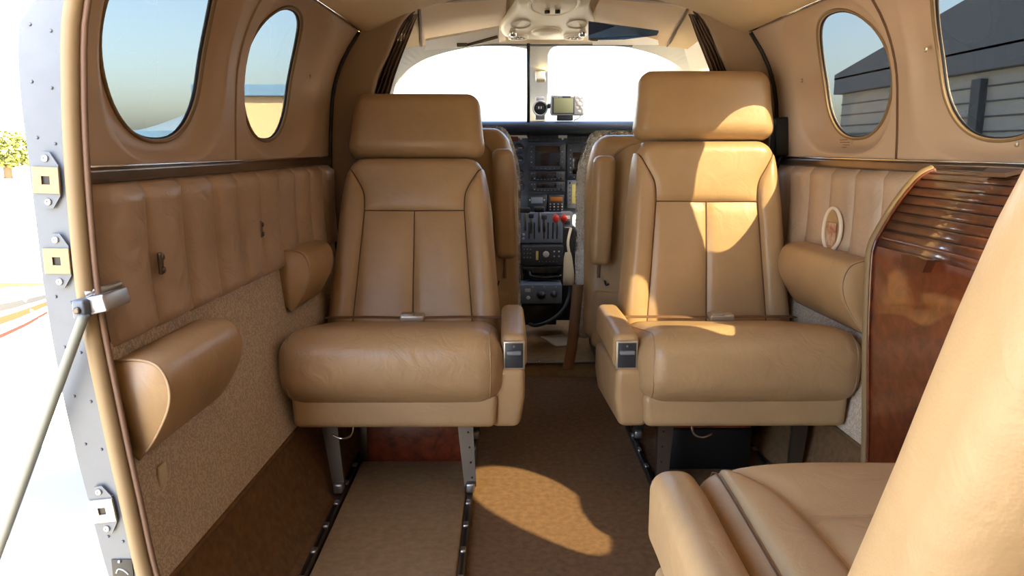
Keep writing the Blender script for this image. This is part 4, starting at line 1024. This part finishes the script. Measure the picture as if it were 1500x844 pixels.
# engine nacelles and wings of this aircraft
for s in (-1, 1):
    na = empty('wing', (s*2.05, 4.0, .1), ('white left wing with grey engine nacelle outside the cabin' if s < 0 else 'white right wing with grey engine nacelle outside the cabin'), 'wing')
    wgv = []
    for x in (.9, 1.6, 2.4, 3.2):
        ch = 1.7-.12*x; wgv.append([Vector((s*x, 3.0+ch*q[0], -.40+.03*x+q[1]*ch)) for q in ((0, 0), (.3, .07), (.6, .09), (.9, .06), (1, .0), (.9, -.04), (.5, -.05), (.2, -.03))])
    build('wing_panel', rings(wgv, True, True, True), 'ac_white', na)
    rs = []
    for Y, r_ in ((3.2, .10), (3.6, .34), (4.2, .44), (5.2, .46), (5.8, .40), (6.1, .30)):
        rs.append([Vector((s*2.05+r_*math.cos(a), Y, .10+r_*.95*math.sin(a))) for a in [2*math.pi*k/24 for k in range(24)]])
    build('nacelle_body', rings(rs, True, True, True), 'ac_grey', na)
    build('spinner', lathe((s*2.05, 6.1, .10), [(.20, 0), (.17, .16), (.09, .30), (.01, .38)], 18, 'y'), 'ac_white', na)
    for k in range(3):
        a = 2*math.pi*k/3+.5; build('propeller_blade', tube([Vector((s*2.05+q*math.cos(a), 6.2, .10+q*math.sin(a))) for q in (.15, .5, .9)], lambda t: .06*(1-.4*t), 8, flat=.2), 'black', na)
# striped aircraft parked beyond the open door
pa = empty('parked_aircraft', (-4.75, 6.75, -1.15), 'white parked aircraft with grey tan and red stripes beyond the door jamb', 'aircraft')
ax_ = Vector((-.9, .44, 0)).normalized(); sd_ = Vector((ax_.y, -ax_.x, 0)); c0 = Vector((-4.75, 6.75, -.2))
def parm(t, a, k=1.0):
    r_ = .80*max(.05, 1-abs(t/(3.6 if t > 0 else 1.3))**2.6)*k; return c0+ax_*t+sd_*(r_*math.cos(a))*(-1)+Vector((0, 0, r_*math.sin(a)))
build('aircraft_body', rings([[parm(-1.26+4.76*i/18, 2*math.pi*k/24) for k in range(24)] for i in range(19)], True, True, True), 'ac_white', pa)
nr = 1 if (parm(0, 0)-CAM).length < (parm(0, math.pi)-CAM).length else -1
def stripe(nm, a0, a1, m):
    def fn(u, v):
        a = a0+(a1-a0)*v; a = a if nr > 0 else math.pi-a; return parm(-1.1+4.3*u, a, 1.012)
    build(nm, sheet(fn, 24, 3), m, pa)
stripe('grey_stripe', .13, .25, 'ac_stripe'); stripe('upper_tan_stripe', .02, .10, 'ac_tan'); stripe('lower_grey_stripe', -.36, -.24, 'ac_stripe'); stripe('tan_stripe', -.56, -.44, 'ac_tan'); stripe('red_stripe', -.76, -.70, 'ac_red')
for t in (-.5, 1.6): build('wheel', lathe(parm(t, 0)*0+c0+ax_*t+Vector((0, 0, -.79)), [(.02, -.06), (.15, -.06), (.16, 0), (.15, .06), (.02, .06)], 16, 'x'), 'black', pa); build('gear_leg', tube([c0+ax_*t+Vector((0, 0, -.3)), c0+ax_*t+Vector((0, 0, -.77))], .04, 8), 'metal', pa)
# tree far beyond the door
tr = empty('tree', (-34, 52, -1.15), 'round yellow green tree far beyond the open door', 'tree')
build('trunk', tube([(-34, 52, -1.15), (-34, 52, .6)], .25, 8), 'trunk', tr)
random.seed(5); V, Fc = [], []
for k in range(1400):
    th, ph = random.uniform(0, 6.28), math.acos(random.uniform(-1, 1)); r_ = random.uniform(.6, 1)
    p = Vector((-34+2.6*r_*math.sin(ph)*math.cos(th), 52+2*r_*math.sin(ph)*math.sin(th), .85+1.25*r_*math.cos(ph)))
    a = Vector((random.uniform(-1, 1), random.uniform(-1, 1), random.uniform(-1, 1))).normalized()*.22; b = a.cross(Vector((random.uniform(-1, 1), random.uniform(-1, 1), 1))).normalized()*.14
    i = len(V); V += [p-a, p+b, p+a, p-b]; Fc.append((i, i+1, i+2, i+3))
cr = build('crown', (V, Fc), 'foliage', tr, smooth=False, fix=False); cr['kind'] = 'stuff'
